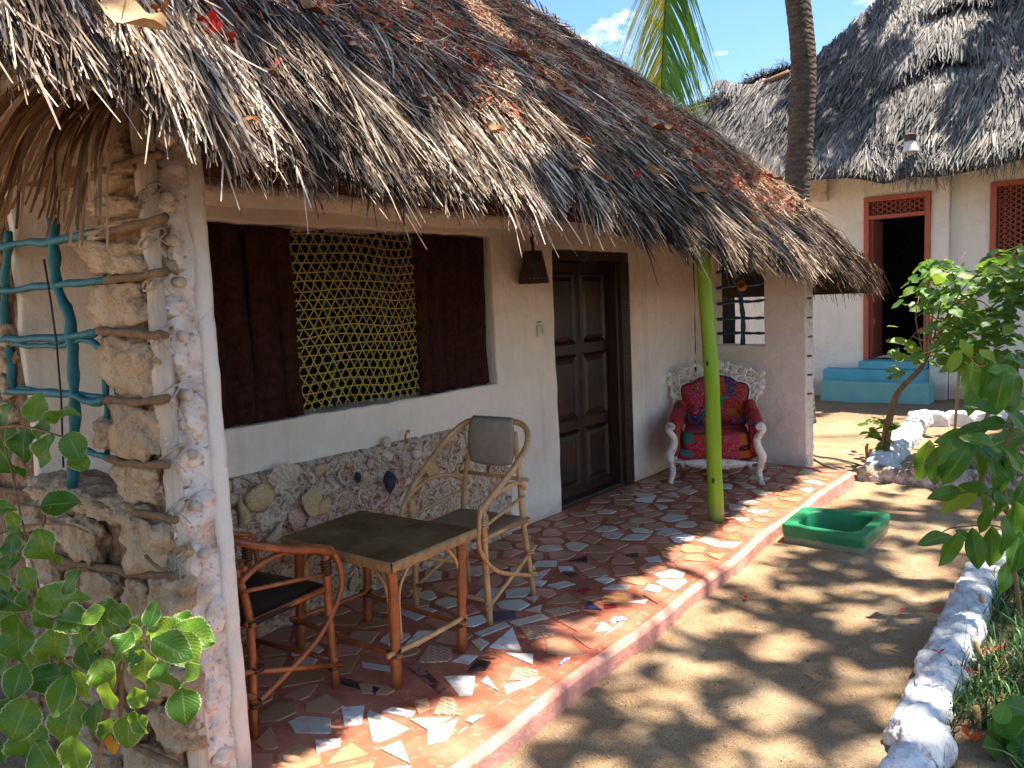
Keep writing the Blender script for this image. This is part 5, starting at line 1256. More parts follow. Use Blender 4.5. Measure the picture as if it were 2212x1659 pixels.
# rough end of ring beam at the corner
g = G(); g.box((-4.36, FY-.10, 2.98), (-4.02, FY+.05, 3.34)); Fp(g.obj('beam_end', M['lumpy'], smooth=False, bevel=.02))
fd = Fp(empty('doorway')); fd.matrix_parent_inverse = far_.matrix_basis.inverted()
X0, X1, Z0, Z1 = -3.485, -2.545, .43, 2.965; w_ = .075; yf = FY-.035
for nm, a, b in (('door_frame', (X0, yf, Z0), (X0+w_, FY+.12, Z1-w_)), ('door_frame', (X1-w_, yf, Z0), (X1, FY+.12, Z1-w_)), ('door_head', (X0, yf, Z1-w_), (X1, FY+.12, Z1)), ('transom_bar', (X0+w_, yf+.004, 2.62), (X1-w_, FY+.10, 2.68))):
    g = G(); g.box(a, b); g.obj(nm, M['redframe'], fd, smooth=False, bevel=.006)
def lattice(x0, x1, z0, z1, y, par, sp=.065):
    gb = G(); gb.box((x0, y+.05, z0), (x1, y+.06, z1)); gb.obj('lattice_backing', M['redback'], par, smooth=False)
    g = G(); s = sp
    for ang in (35, -35, 90):
        d = np.array([cos(radians(ang)), sin(radians(ang))]); nrm = np.array([-d[1], d[0]]); c0 = np.array([(x0+x1)/2, (z0+z1)/2])
        for i in range(-30, 31):
            p = c0+nrm*(i+.25)*s; t0, t1 = -9, 9
            for k_, (lo, hi) in enumerate(((x0, x1), (z0, z1))):
                if abs(d[k_]) < 1e-6:
                    if not lo < p[k_] < hi: t0, t1 = 1, 0
                    continue
                a, b = (lo-p[k_])/d[k_], (hi-p[k_])/d[k_]; t0 = max(t0, min(a, b)); t1 = min(t1, max(a, b))
            if t1-t0 < .03: continue
            A_ = p+d*t0; B_ = p+d*t1; off = y-.006*(ang == 90)-.003*(ang < 0); gg = G()
            q = nrm*.008; gg.add([(A_[0]-q[0], off, A_[1]-q[1]), (B_[0]-q[0], off, B_[1]-q[1]), (B_[0]+q[0], off, B_[1]+q[1]), (A_[0]+q[0], off, A_[1]+q[1]),
                   (A_[0]-q[0], off+.012, A_[1]-q[1]), (B_[0]-q[0], off+.012, B_[1]-q[1]), (B_[0]+q[0], off+.012, B_[1]+q[1]), (A_[0]+q[0], off+.012, A_[1]+q[1])], [(0, 1, 2, 3), (0, 4, 5, 1), (3, 2, 6, 7)])
            gg.obj('slat', M['redlattice'], par, smooth=False)
la = empty('transom_lattice'); la.parent = far_; la.matrix_parent_inverse = far_.matrix_basis.inverted(); lattice(X0+w_, X1-w_, 2.682, Z1-w_-.002, FY+.02, la)
g = G(); g.box((X0+w_+.002, FY+.04, Z0+.01), (X0+w_+.05, FY+.62, 2.615)); dleaf = g.obj('open_door_leaf', M['redlattice'], fd, smooth=False, bevel=.005)
g = G(); g.box((X0+w_+.052, FY+.06, .98), (X0+w_+.065, FY+.10, 1.09)); g.obj('latch', M['stake'], dleaf, smooth=False)
lw = empty('lattice_window'); lw.parent = far_; lw.matrix_parent_inverse = far_.matrix_basis.inverted()
for a, b in (((-1.79, yf+.12, 1.86), (-1.71, FY+.2, 3.0)), ((-.83, yf+.12, 1.86), (-.75, FY+.2, 3.0)), ((-1.71, yf+.12, 2.93), (-.83, FY+.2, 3.0)), ((-1.71, yf+.12, 1.86), (-.83, FY+.2, 1.94))):
    g = G(); g.box(a, b); g.obj('window_frame', M['redframe'], lw, smooth=False, bevel=.006)
lattice(-1.71, -.83, 1.94, 2.93, FY+.13, lw)
# steps
g = G(); g.box((-4.03, 12.98, GZ-.02), (-2.545, FY-.031, .30)); g.box((-3.50, 13.02, .298), (-2.56, FY+.18, .43)); Fp(g.obj('upper_step', M['step_blue'], smooth=False, bevel=.03, seg=3))
g = G(); g.box((-3.965, 12.66, GZ-.06), (-2.42, 13.06, .135)); Fp(g.obj('lower_step', M['step_teal'], smooth=False, bevel=.03, seg=3))
g = G(); g.box((-3.0, FY-.02, .432), (-2.66, FY+.15, .445)); Fp(g.obj('threshold_mat', M['slabpaint'], smooth=False))
# roof
froof = empty('thatch_roof'); froof.parent = far_; froof.matrix_parent_inverse = far_.matrix_basis.inverted()
FE, FZ, FS = 12.42, 3.42, 1.18
PN = np.array([0, -FS, 1.0]); PN /= np.linalg.norm(PN); P0 = np.array([0, FE, FZ])
sil = [(1300, 452), (1440, 290), (1488, 236), (1560, 214), (1640, 180), (1712, 152), (1752, 138), (1790, 95), (1832, 58), (1880, 4), (1935, -55), (1990, -120)]
S3 = [onPlane(x, y, P0, PN) for x, y in sil]
sx_ = np.array([p[0] for p in S3]); st_ = np.array([p[1]-FE for p in S3])
def tmax(x): return np.interp(x, sx_, st_)
def fsurf(t, x):
    b = .18*(vnoise(x, t*2.0, 1.1, 5)-.5)+.10*(vnoise(x, t, 3.0, 7)-.5)
    # ragged courses
    ph = t*1.35+.55*vnoise(x, t, .9, 11)+.20*vnoise(x, t, 3.1, 13); saw = 1-(ph-np.floor(ph))
    amp = .50*np.clip(vnoise(x, t, .8, 15)*2.4-.65, 0, 1)*np.clip(t-.5, 0, 1)
    return np.stack([x, FE+t, FZ+FS*t+b+amp*saw], -1)
print('far sil', [tuple(np.round(p, 2)) for p in S3])
g = G(); xs_ = np.linspace(-8.8, 4.2, 120); nn2 = 26
for x in xs_:
    tm = float(tmax(x))-.05
    for j in range(nn2+1):
        t_ = max(0.02, tm*j/nn2); p = fsurf(np.array([t_]), np.array([x]))[0]; g.v.append((p[0], p[1], p[2]-.10))
n0 = len(g.v); g.v += [(v[0], v[1]+.05, v[2]-.22) for v in g.v]
g.f = [(i*(nn2+1)+j, (i+1)*(nn2+1)+j, (i+1)*(nn2+1)+j+1, i*(nn2+1)+j+1) for i in range(len(xs_)-1) for j in range(nn2)]
g.f += [tuple(n0+q for q in reversed(f)) for f in list(g.f)]
g.f += [(i*(nn2+1)+nn2, (i+1)*(nn2+1)+nn2, n0+(i+1)*(nn2+1)+nn2, n0+i*(nn2+1)+nn2) for i in range(len(xs_)-1)]
g.f += [(i*(nn2+1), n0+i*(nn2+1), n0+(i+1)*(nn2+1), (i+1)*(nn2+1)) for i in range(len(xs_)-1)]
g.obj('roof_core', M['far_core'], froof)
def far_straw(n, lo, hi, wl, wh, ll, lh, tp_=1.0):
    x = NR.uniform(-7.6, 1.5, n); tm = tmax(x); t = lo+(np.minimum(hi, tm)-lo)*NR.random(n)**tp_; k_ = (tm > lo+.02); x, t = x[k_], t[k_]; n = len(x)
    P = fsurf(t, x); e = .04; Q = fsurf(np.maximum(t-e, 0), x); D = np.tile([[0, -1.0, -FS]], (n, 1)); D /= np.linalg.norm(D[0])
    az = (vnoise(x, t, 2.0, 23)-.5)*1.0+(vnoise(x, t, 6.0, 24)-.5)*.8+NR.normal(0, .18, n)-.35*np.clip((-4.5-x)/1.5+.3, 0, 1)
    hc = .647; D = np.stack([np.sin(az)*hc, -np.cos(az)*hc, np.full(n, -.762)], -1)
    N = np.tile(PN[None], (n, 1)); N = N-D*(N*D).sum(1, keepdims=True); N /= np.linalg.norm(N, axis=1, keepdims=True)
    P = P+N*NR.uniform(-.06, .03, n)[:, None]; S = np.cross(D, N); r_ = NR.normal(0, .5, n)[:, None]; N2 = N*np.cos(r_)+S*np.sin(r_)
    tone = np.clip(.20+.38*NR.random(n)**1.2+.50*(vnoise(x, t, 1.1, 51)-.45)+.25*(vnoise(x, t, 5, 52)-.5), 0, 1)
    return quadstrips('thatch_straw', P, D, N2, NR.uniform(ll, lh, n), NR.uniform(wl, wh, n), tone, M['straw_far'], froof, 3, NR.uniform(0, .2, n), NR.normal(0, .12, n), .5, .3, NR.uniform(-.02, .22, n))
for o in (far_straw(52000, 0, 9, .016, .034, .22, .42), far_straw(3500, 0, .12, .014, .03, .2, .42), far_straw(5000, 0, 3.0, .03, .05, .3, .5)): tag(o, kind='stuff')
n = 1500; x = NR.uniform(-5.6, 1.2, n); P = fsurf(np.full(n, .05), x); P[:, 2] -= .09
D = np.stack([NR.normal(0, .18, n), NR.normal(-.12, .15, n), -np.ones(n)], -1); D /= np.linalg.norm(D, axis=1, keepdims=True)
clmp = vnoise(x, x*0, 3.0, 3)
tag(quadstrips('hanging_straw', P, D, np.tile([[0, -1.0, 0]], (n, 1)), NR.uniform(.12, .40, n)*(.5+clmp), NR.uniform(.008, .018, n), NR.uniform(.15, .75, n), M['straw_far'], froof, 2, None, NR.normal(0, .2, n), .3), kind='stuff')
# verge: poles and boards under the raised left edge
for k_, (dy, off, r_) in enumerate(((0, .10, .05), (.02, .26, .06), (.05, .42, .04))):
    P = []
    for (x, y) in ((1486, 244), (1560, 220), (1640, 187), (1712, 158)):
        p = onPlane(x, y, P0, PN); P.append((p[0]-.05, p[1]+.0, p[2]-off+.12))
    g = G(); g.tube(cat_rom(P, 4), r_, 8, jit=.15); g.obj('verge_pole', M['stick' if k_ != 1 else 'beam'], froof)
vb = empty('roof_wing'); vb.parent = far_; vb.matrix_parent_inverse = far_.matrix_basis.inverted()
g = G(); pa = [onPlane(x, y, P0+np.array([0, .9, .0]), PN) for x, y in ((1478, 243), (1712, 140), (1725, 175), (1520, 285))]
g.add([tuple(p) for p in pa]+[tuple(np.array(p)+np.array([0, .1, -.12])) for p in pa], [(0, 1, 2, 3), (7, 6, 5, 4), (0, 4, 5, 1), (1, 5, 6, 2), (2, 6, 7, 3), (3, 7, 4, 0)])
g.obj('wing_thatch', M['far_core'], vb, smooth=False)
n = 2600; u = NR.random(n); A_, B_ = np.array(pa[0]), np.array(pa[1]); P = A_+(B_-A_)*u[:, None]+NR.normal(0, .06, (n, 3)); P[:, 2] -= .05*NR.random(n)
D = np.stack([NR.normal(-.35, .4, n), NR.normal(-.6, .3, n), NR.normal(-.35, .4, n)], -1); D /= np.linalg.norm(D, axis=1, keepdims=True)
tag(quadstrips('wing_straw', P, D, np.tile([[0, -.5, 1.0]], (n, 1)), NR.uniform(.1, .3, n), NR.uniform(.012, .03, n), NR.uniform(0, .55, n), M['straw_far'], vb, 2, None, NR.normal(0, .2, n), .6), kind='stuff')
ql = onY(1967, 312, 12.28)
fl_ = empty('eave_lantern', tuple(ql), 0, 'small white and rust lantern hanging at the far thatch eave', 'lantern')
g = G(); g.tube([(0, 0, -.10), (0, 0, -.095), (0, 0, .02), (0, 0, .05)], [.11, .11, .07, .05], 12); g.obj('lantern_shade', M['lampwhite'], fl_, smooth=False)
g = G(); g.tube([(0, 0, .05), (0, 0, .13), (0, 0, .15)], [.07, .075, .03], 10); g.obj('lantern_cap', M['tin'], fl_, smooth=False)
g = G(); g.tube([(0, 0, .15), (.01, .02, .4)], .008, 5); g.obj('hanger', M['wire'], fl_)

# ================================================================== COCONUT PALM
pb = onY(1738, 470, 10.5)
palm = empty('coconut_palm', (pb[0], 10.5, GZ), 0, 'tall coconut palm with ringed grey trunk between the two thatched roofs', 'palm')
tp_ = [onY(x, y, 10.5) for x, y in ((1728, 800), (1722, 560), (1723, 400), (1731, 270), (1736, 150), (1731, 70), (1723, 0))]
L0 = [Vector((p[0]-pb[0], 0, p[2]-GZ)) for p in tp_]; L0[0].z = -.1; L0[0].x = L0[1].x+.02
L0.append(L0[-1]+Vector((-.10, 0, .9))); L0.append(L0[-1]+Vector((.05, .05, 1.8))); c_ = cat_rom(L0, 14)
g = G(); rr = []
for i, p in enumerate(c_): rr.append((.165-.02*i/len(c_))+.003*((i % 4) == 0)+(.05*exp(-p.z/.5)))
g.tube(c_, rr, 18, jit=.02); g.obj('trunk', M['palmbark'], palm)
crown = c_[-1]
def frond(base, dirh, L_, up, name='frond', par=palm, nleaf=70, tilt=0, yellow=.3, pts=None, ll=.62):
    if pts is None:
        d = Vector((cos(dirh), sin(dirh), 0)); pts = [base, base+d*L_*.3+Vector((0, 0, up)), base+d*L_*.65+Vector((0, 0, up*.7)), base+d*L_*.92+Vector((0, 0, -up*.6)), base+d*L_*1.0+Vector((0, 0, -up*1.6))]
    c = cat_rom(pts, 8); f = empty(name); f.parent = par
    g = G(); g.tube(c, list(np.linspace(.022, .006, len(c))), 6); g.obj('rachis', M['frond_dry'], f); 
    P = []; D = []; N = []; LL = []; W_ = []; T = []
    for i in range(nleaf):
        a = .12+.88*i/nleaf; k_ = a*(len(c)-1); i0 = min(int(k_), len(c)-2); p = c[i0].lerp(c[i0+1], k_-i0); t = (c[i0+1]-c[i0]).normalized()
        sd_ = t.cross(Vector((0, 0, 1)))
        if sd_.length < .3: sd_ = t.cross(Vector((0, 1, 0)))
        sd_.normalize()
        for s in (-1, 1):
            d = (sd_*s*.62+t*.75+Vector((0, 0, -.12))+Vector((RNG.gauss(0, .06), RNG.gauss(0, .06), RNG.gauss(0, .06)))).normalized()
            P.append(p); D.append(d); N.append(t.cross(sd_)+sd_*s*.4); LL.append(ll*(1-.45*a)*RNG.uniform(.85, 1.1)); W_.append(RNG.uniform(.018, .028)); T.append(min(1, max(0, RNG.gauss(.3, .15)+yellow*(s < 0)*(RNG.random()*1.3))))
    o = quadstrips('leaflets', np.array(P), np.array(D), np.array(N, float), np.array(LL), np.array(W_), np.array(T), M['palm'], f, 5, np.full(len(P), .55), NR.normal(0, .04, len(P)), .4, .12)
    o['kind'] = 'stuff'; return f
# the frond that hangs into view
po = Vector((pb[0], 10.5, GZ))
vis = [Vector(onY(x, y, Y))-po for x, y, Y in ((1560, -330, 10.5), (1490, -240, 10.3), (1448, -110, 10.2), (1438, 0, 10.15), (1432, 110, 10.12), (1428, 196, 10.1))]
frond(None, 0, 0, 0, pts=[crown]+vis, nleaf=170, yellow=.75, ll=1.6)
for k_, a in enumerate((.3, 1.2, 2.0, 3.6, 4.4, 5.4)): frond(crown, a, 3.2, .7, nleaf=50, yellow=.1)

# ================================================================== KERB STONES AND BEDS
def rock_row(nm, label, cat, rows, mt):
    t = empty(nm, (rows[0][0], rows[0][1], gz(rows[0][1])), 0, label, cat)
    for i, (x, y, rx, ry, rz_, rot) in enumerate(rows):
        v, f = blob((0, 0, 0), (rx, ry, rz_), i*3+int(abs(x)*10), .26, 1.2, 4, .4, .08); g = G(); g.add(v, f)
        o = g.obj('stone', M[mt], t, loc=(x-rows[0][0], y-rows[0][1], rz_*.42+gz(y)-gz(rows[0][1]))); o.rotation_euler = (0, 0, rot)
    return t
rows = []
y = 2.0
kx = lambda y: float(np.interp(y, [1.5, 2.83, 3.15, 3.8, 4.4, 5.0, 5.65, 6.3], [-.60, -.55, -.61, -.635, -.645, -.645, -.58, -.43]))
while y < 6.3:
    L_ = RNG.uniform(.13, .20); rows.append((kx(y)+RNG.uniform(-.015, .015), y, RNG.uniform(.075, .108), L_, RNG.uniform(.07, .105), RNG.uniform(-.25, .25))); y += L_*1.12
rock_row('white_kerb', 'whitewashed lumpy stone kerb along the right edge of the sandy path', 'kerb', rows, 'wwash')
rows = []
for i in range(13):
    a = i/12; rows.append((-1.88+1.35*a, 7.46+.03*sin(i)+.05*a, RNG.uniform(.09, .14), RNG.uniform(.08, .10), RNG.uniform(.085, .12), RNG.uniform(-.3, .3)))
rock_row('worn_stone_kerb', 'worn brown and white stone kerb crossing beside the slanting shrub trunk', 'kerb', rows, 'wwash_worn')
rows = []
for i in range(17):
    a = i/16; rows.append((-1.90-.24*a, 7.75+3.0*a, RNG.uniform(.09, .13), RNG.uniform(.13, .17), RNG.uniform(.10, .15), RNG.uniform(-.3, .3)))
for i in range(5): rows.append((-2.0+.26*i, 10.85+.12*i, .17, .10, .13, 0))
rock_row('sunlit_kerb', 'sunlit white stone kerb running towards the blue steps', 'kerb', rows, 'wwash')
# rubble near the terrace end
for i in range(14):
    x = RNG.uniform(-2.05, -1.85); y = RNG.uniform(7.05, 7.5); s = RNG.uniform(.015, .04); v, f = blob((0, 0, 0), (s, s*.9, s*.7), i, .3, 1.5, 2); g = G(); g.add(v, f)
    tag(g.obj('pebble', M['wwash_worn' if i % 2 else 'coral'], loc=(x, y, GZ+s*.4)), 'small loose stone in the rubble between terrace end and kerb', 'stone', 'rubble at the terrace end')
g = G(); g.tube(cat_rom([onZ(x, y, GZ+.02) for x, y in ((1742, 972), (1762, 985), (1800, 990), (1838, 999), (1868, 1008))], 6), .010, 8); tag(g.obj('garden_hose', M['hose']), 'thin grey hose lying on the sand behind the terrace', 'hose')
g = G(); g.tube(cat_rom([onZ(x, y, GZ+.02) for x, y in ((1742, 980), (1780, 1002), (1820, 1018))], 4), .012, 7); tag(g.obj('fallen_stick', M['palestick']), 'pale bare stick on the sand at the pillar foot', 'stick')
# petals on the path
for (x, y, r_) in ((1612, 1292, 8), (1948, 1322, 7), (2022, 1318, 8), (2028, 1410, 8), (2094, 1452, 9)):
    q = onZ(x, y, -.07 if x < 2000 else .0); z = q[2]
    if x > 2000: q = onZ(x, y, .04) 
    o = inst('red_petal', PM[int(x) % 6], (q[0], q[1], q[2]+.004), (.2, .1, x), r_*3.6/FPX*1.5, None, M['petal'])
    tag(o, {2022: 'fallen red petal on the sand touching the kerb, farthest along it', 2028: 'fallen red petal on the white kerb stones, middle one of three', 2094: 'fallen red petal on the white kerb at the grass side, nearest one'}[int(x)] if x > 2000 else ('fallen red petal alone on the sand near the pink terrace edge' if x < 1700 else 'fallen red petal on the sand just left of the kerb'), 'petal', 'red petals on the path')
for i in range(26):
    y = RNG.uniform(2.6, 7.4); x = RNG.uniform(-1.8, -.85); a = RNG.random()*6; L_ = RNG.uniform(.01, .035); g = G(); z = ground_z(x, y)+.004
    g.tube([(0, 0, 0), (cos(a)*L_*.5, sin(a)*L_*.5, .004), (cos(a+.4)*L_, sin(a+.4)*L_, 0)], .0014, 5); tag(g.obj('twig', M['stick'], loc=(x, y, z)), 'tiny dry twig on the sandy path', 'twig', 'twigs scattered on the path')

# loose grit on the path
n = 5200; gxx = NR.uniform(-2.0, -.6, n); gyy = 1.9+NR.random(n)**1.5*6.0; k_ = gxx > np.array([edgeX(v)+.02 if v < 7 else -2.3 for v in gyy]); gxx, gyy = gxx[k_], gyy[k_]
OV = np.array([(1, 0, 0), (0, 1, 0), (-1, 0, 0), (0, -1, 0), (0, 0, .8), (0, 0, -.4)]); OF = [(0, 1, 4), (1, 2, 4), (2, 3, 4), (3, 0, 4), (1, 0, 5), (2, 1, 5), (3, 2, 5), (0, 3, 5)]
g = G()
for x, y in zip(gxx, gyy):
    r_ = .0018+.0045*RNG.random()**3; an = RNG.random()*6.28; z = ground_z(x, y); c_, s_ = cos(an), sin(an); e_ = RNG.uniform(.6, 1.4)
    g.add([(x+(p[0]*c_*e_-p[1]*s_)*r_, y+(p[0]*s_*e_+p[1]*c_)*r_, z+p[2]*r_) for p in OV], OF, RNG.random())
tag(g.obj('path_grit', strawm('grit', (.07, .04, .025), (.30, .20, .12), (.58, .47, .34), .9), smooth=False), 'loose grit and crumbs strewn on the sandy path', 'grit', kind='stuff')

# ================================================================== GRASS AND SMALL PLANTS IN THE BED
n = 15000; y = NR.uniform(2.3, 6.8, n); kxs = np.interp(y, [1.5, 2.96, 3.3, 3.95, 4.6, 5.25, 5.9, 6.5], [-.66, -.60, -.665, -.69, -.70, -.70, -.62, -.46])
x = kxs+.11+NR.random(n)**1.2*1.1; k_ = (vnoise(x, y, 3.5, 2)+.3*NR.random(n) > .38) & ~((y < 3.22) & (y > 2.75) & (x > -.50) & (x < -.28)); x, y = x[k_], y[k_]; n = len(x)
a = NR.uniform(0, 6.28, n); D = np.stack([np.cos(a)*.45, np.sin(a)*.45, np.ones(n)], -1); D /= np.linalg.norm(D, axis=1, keepdims=True); N = np.stack([np.cos(a), np.sin(a), np.zeros(n)], -1)
tag(quadstrips('bed_grass', np.stack([x, y, np.full(n, -.06)], -1), D, N, NR.uniform(.06, .26, n), NR.uniform(.003, .009, n), NR.random(n)**1.3*.85, M['grass'], None, 4, NR.uniform(.2, .9, n), NR.normal(0, .2, n), .5, .1), 'dark green tufty grass filling the planting bed', 'grass', kind='stuff')
n = 1800; y = NR.uniform(7.7, 10.3, n); x = -1.72+NR.random(n)*1.5; k_ = vnoise(x, y, 3, 5) > .60; x, y = x[k_], y[k_]; n = len(x); a = NR.uniform(0, 6.28, n)
D = np.stack([np.cos(a)*.5, np.sin(a)*.5, np.ones(n)], -1); D /= np.linalg.norm(D, axis=1, keepdims=True)
tag(quadstrips('sparse_grass', np.stack([x, y, np.full(n, GZ)], -1), D, np.stack([np.cos(a), np.sin(a), np.zeros(n)], -1), NR.uniform(.08, .22, n), NR.uniform(.006, .012, n), .5+.5*NR.random(n), M['grass'], None, 3, NR.uniform(.2, .7, n), NR.normal(0, .2, n), .5, .1), 'sparse pale grass in the far planting bed', 'grass', kind='stuff')
for (a, b, Y, r_, lab) in (((2118, 1283), (2145, 1402), 4.35, .010, 'bamboo stake in the bed just below the big glossy leaves'), ((2107, 1386), (2152, 1518), 3.75, .011, 'longest tan bamboo stake leaning in the grass bed'), ((2108, 1526), (2140, 1668), 3.25, .013, 'lowest bamboo stake in the bed, beside the orange flowers'), ((2178, 1218), (2196, 1295), 4.9, .012, 'reddish stake in the bed behind the other stakes')):
    A_ = onY(*a, Y); B_ = onY(*b, Y); g = G(); g.tube([A_, (A_+B_)/2, B_+(B_-A_)*.25], r_, 8); tag(g.obj('bamboo_stake', M['stake' if Y < 4.8 else 'beam']), lab, 'stake', 'bamboo stakes in the bed')

# ================================================================== PLANTS WITH LEAVES
def leafy(par, lst, meshes, mats, Yf, sz=1.0, nrm=(-.1, -.55, .8), loc0=None):
    for i, it in enumerate(lst):
        x, y, L_, an = it[:4]; Y = it[5] if len(it) > 5 else Yf(x, y)
        c = onY(x, y, Y); dist = float((c-_C)@_F); L2 = L_*dist/FPX*sz; a = radians(an)
        d = _R*cos(a)-_U*sin(a)+_F*RNG.uniform(-.35, .25); d /= np.linalg.norm(d)
        nn3 = -_F*RNG.uniform(.45, 1.0)+np.array([0, 0, 1.0])*RNG.uniform(.35, .9)+_R*RNG.uniform(-.45, .45)
        mk = it[4] if len(it) > 4 and it[4] else mats
        p = c-d*L2*.5-np.array(par.location)
        inst('leaf', meshes[i % len(meshes)], p, orient(d, nn3), L2, par, M[mk])
vine = empty('variegated_shrub', tuple(onY(200, 1640, .95)), 0, 'green shrub with cream edged toothed leaves growing before the stone wall', 'shrub')
VL = """78,880,62,-80 128,896,66,-25 12,893,50,-60 48,960,70,95 103,973,70,95 160,966,66,60 90,925,55,120 10,940,62,100 15,1000,80,70 175,1000,60,30 130,1087,74,-8 5,1095,46,0 25,1183,54,90 95,1186,88,80 22,1225,62,120 5,1265,56,60 127,1292,98,-12 155,1256,56,-60 20,1296,64,30 63,1296,60,80 5,1333,64,90 33,1383,112,100 100,1336,56,40 117,1403,92,100 160,1345,92,8 172,1370,78,85 210,1378,74,120 243,1356,54,60 262,1395,62,130 305,1350,56,-60 330,1326,56,-80 350,1363,80,190 418,1374,88,12 397,1340,48,20 372,1403,94,28 400,1406,80,50 290,1413,66,125 313,1443,84,95 357,1450,80,75 418,1460,68,-32 75,1425,92,110 110,1460,94,-22 178,1480,74,80 222,1460,70,70 133,1503,80,100 235,1506,64,90 298,1510,54,80 397,1526,74,80 145,1563,92,100 210,1550,64,90 277,1580,74,95 235,1580,70,110 43,1556,94,110 63,1612,104,95 100,1640,84,60 163,1636,84,80 300,1563,54,70 5,1629,56,90 227,1320,66,10 262,1330,60,40 37,1473,70,100 330,1490,50,90 190,1420,60,60 10,1540,60,120 20,1420,80,95 200,1330,50,150 30,1130,50,70 60,1250,50,70 245,1440,50,70 290,1370,46,10"""
for it in VL.split():
    pass
random_Y = lambda x, y: .98-.20*min(1, max(0, (y-850)/800))+RNG.uniform(-.07, .07)
leafy(vine, [tuple(map(float, s.split(','))) for s in VL.split()], LV, 'leaf_var', random_Y, 1.1)
leafy(vine, [(243, 1610, 46, 80, 'leaf_orange', .84), (205, 1392, 60, 70, 'leaf_young', .9), (60, 1540, 60, 90, 'leaf_young', .93)], LV, 'leaf_var', random_Y)
# stems behind the leaves
for pts in (((150, 1700), (140, 1500), (100, 1330), (60, 1180), (20, 1000), (-10, 900)), ((200, 1720), (230, 1560), (250, 1480), (268, 1412), (315, 1380)), ((310, 1380), (330, 1400), (345, 1440)), ((315, 1380), (290, 1385), (262, 1392)), ((260, 1560), (263, 1500), (268, 1430)),
            ((60, 1700), (80, 1560), (90, 1440), (110, 1370), (90, 1350)), ((110, 1345), (150, 1345), (190, 1370)), ((380, 1480), (395, 1500), (400, 1530)), ((0, 1150), (40, 1138), (90, 1132), (150, 1135), (190, 1150)), ((95, 1132), (97, 1110), (110, 1095)), ((130, 1345), (80, 1340), (30, 1380)),
            ((-10, 925), (40, 920), (90, 930), (140, 945)), ((255, 1415), (180, 1420), (130, 1430), (90, 1500)), ((245, 1560), (240, 1580), (235, 1600)), ((385, 1475), (300, 1440), (270, 1425))):
    P = [Vector(onY(x, y, .93+.03*sin(x)))-Vector(vine.location) for x, y in pts]; c_ = cat_rom(P, 5); g = G(); g.tube(c_, list(np.linspace(.006, .0025, len(c_))), 6, cap=True); g.obj('stem', M['bark'], vine)

gl = empty('glossy_leaf_plant', tuple(onY(2200, 1400, 4.3)), 0, 'plant with big drooping glossy green leaves at the right beside the kerb', 'plant')
GLL = """2098,823,84,105 2108,853,80,118 2135,820,76,95 2158,850,92,100 2192,846,86,90 2172,803,76,0 2088,753,44,60,leaf_young 2138,770,52,28,leaf_young 2062,780,50,120,leaf_young 1998,996,86,98 2022,1006,86,100 2062,1006,90,120 2072,973,112,150 2108,983,104,60 2148,983,94,40 2155,1035,94,78 2195,993,78,40 2185,946,84,-22 2075,946,84,180 2122,953,84,10 2040,975,60,110 2182,1073,80,20 2128,1086,76,82 2158,1086,66,85 2042,1066,66,170 2075,1075,88,150,leaf_young 2110,1053,66,0 2022,1163,66,172 2055,1186,78,118 2108,1186,82,85 2145,1183,86,85 2175,1156,76,90 2128,1122,66,90 2195,1130,86,90 2085,1160,50,30 2205,1210,70,90 2180,1015,60,60 2200,905,80,30 2150,915,70,-10 2120,880,60,200 2205,780,70,10 2195,1190,80,110 2170,1250,60,100 2210,1060,70,120 2100,930,70,165 2205,870,60,150,leaf_young"""
def parse(s):
    o = []
    for it in s.split():
        q = it.split(','); o.append(tuple(map(float, q[:4]))+((q[4],) if len(q) > 4 else (None,)))
    return o
leafy(gl, parse(GLL), LG, 'leaf_gloss', lambda x, y: 4.25+RNG.uniform(-.22, .22)-(.35 if y > 1100 else 0), 1.12)
for pts, r_ in ((((2230, 1500), (2200, 1300), (2180, 1130), (2165, 1000), (2190, 900), (2200, 760)), .012), (((2175, 1110), (2120, 1060), (2060, 1070)), .005), (((2170, 1000), (2120, 965), (2050, 960), (2000, 965)), .006), (((2190, 880), (2150, 800), (2110, 790), (2090, 760)), .005), (((2195, 1150), (2140, 1135), (2060, 1140), (2035, 1150)), .005), (((2220, 870), (2160, 820), (2100, 800)), .005), (((2165, 1010), (2180, 960), (2212, 930)), .005)):
    P = [Vector(onY(x, y, 4.3-(.3 if y > 1120 and len(pts) < 5 else 0)))-Vector(gl.location) for x, y in pts]; c_ = cat_rom(P, 5); g = G(); g.tube(c_, list(np.linspace(r_, r_*.5, len(c_))), 7); g.obj('stem', M['bark'], gl)

# slanting shrub beside the white kerb
shb = empty('slanting_shrub', (-1.97, 8.1, GZ), 0, 'small leafy tree with a slanting bare trunk before the blue steps', 'tree')
so_ = Vector(shb.location)
tr = [Vector(onY(x, y, Y))-so_ for x, y, Y in ((1910, 1012, 8.1), (1918, 930, 8.12), (1930, 870, 8.15), (1950, 835, 8.2), (1985, 800, 8.3), (2002, 770, 8.35), (2040, 700, 8.45), (2080, 640, 8.5))]
tr[0].z = -.03
c_ = cat_rom(tr, 5); g = G(); g.tube(c_, list(np.linspace(.038, .012, len(c_))), 10, jit=.08); g.obj('trunk', M['bark'], shb)
g = G()
for i in range(7):
    a = i*.9; g.tube([(-.05+.06*cos(a), .05*sin(a), -.05), (-.06+.07*cos(a), .05*sin(a), .12+.12*RNG.random())], [.022, .014], 6, jit=.3)
g.obj('cut_stump', M['stake'], shb)
P = [Vector(onY(x, y, 8.05))-so_ for x, y in ((1903, 1010), (1906, 960), (1912, 905))]; g = G(); g.tube(cat_rom(P, 4), .012, 7); g.obj('branch', M['bark'], shb)
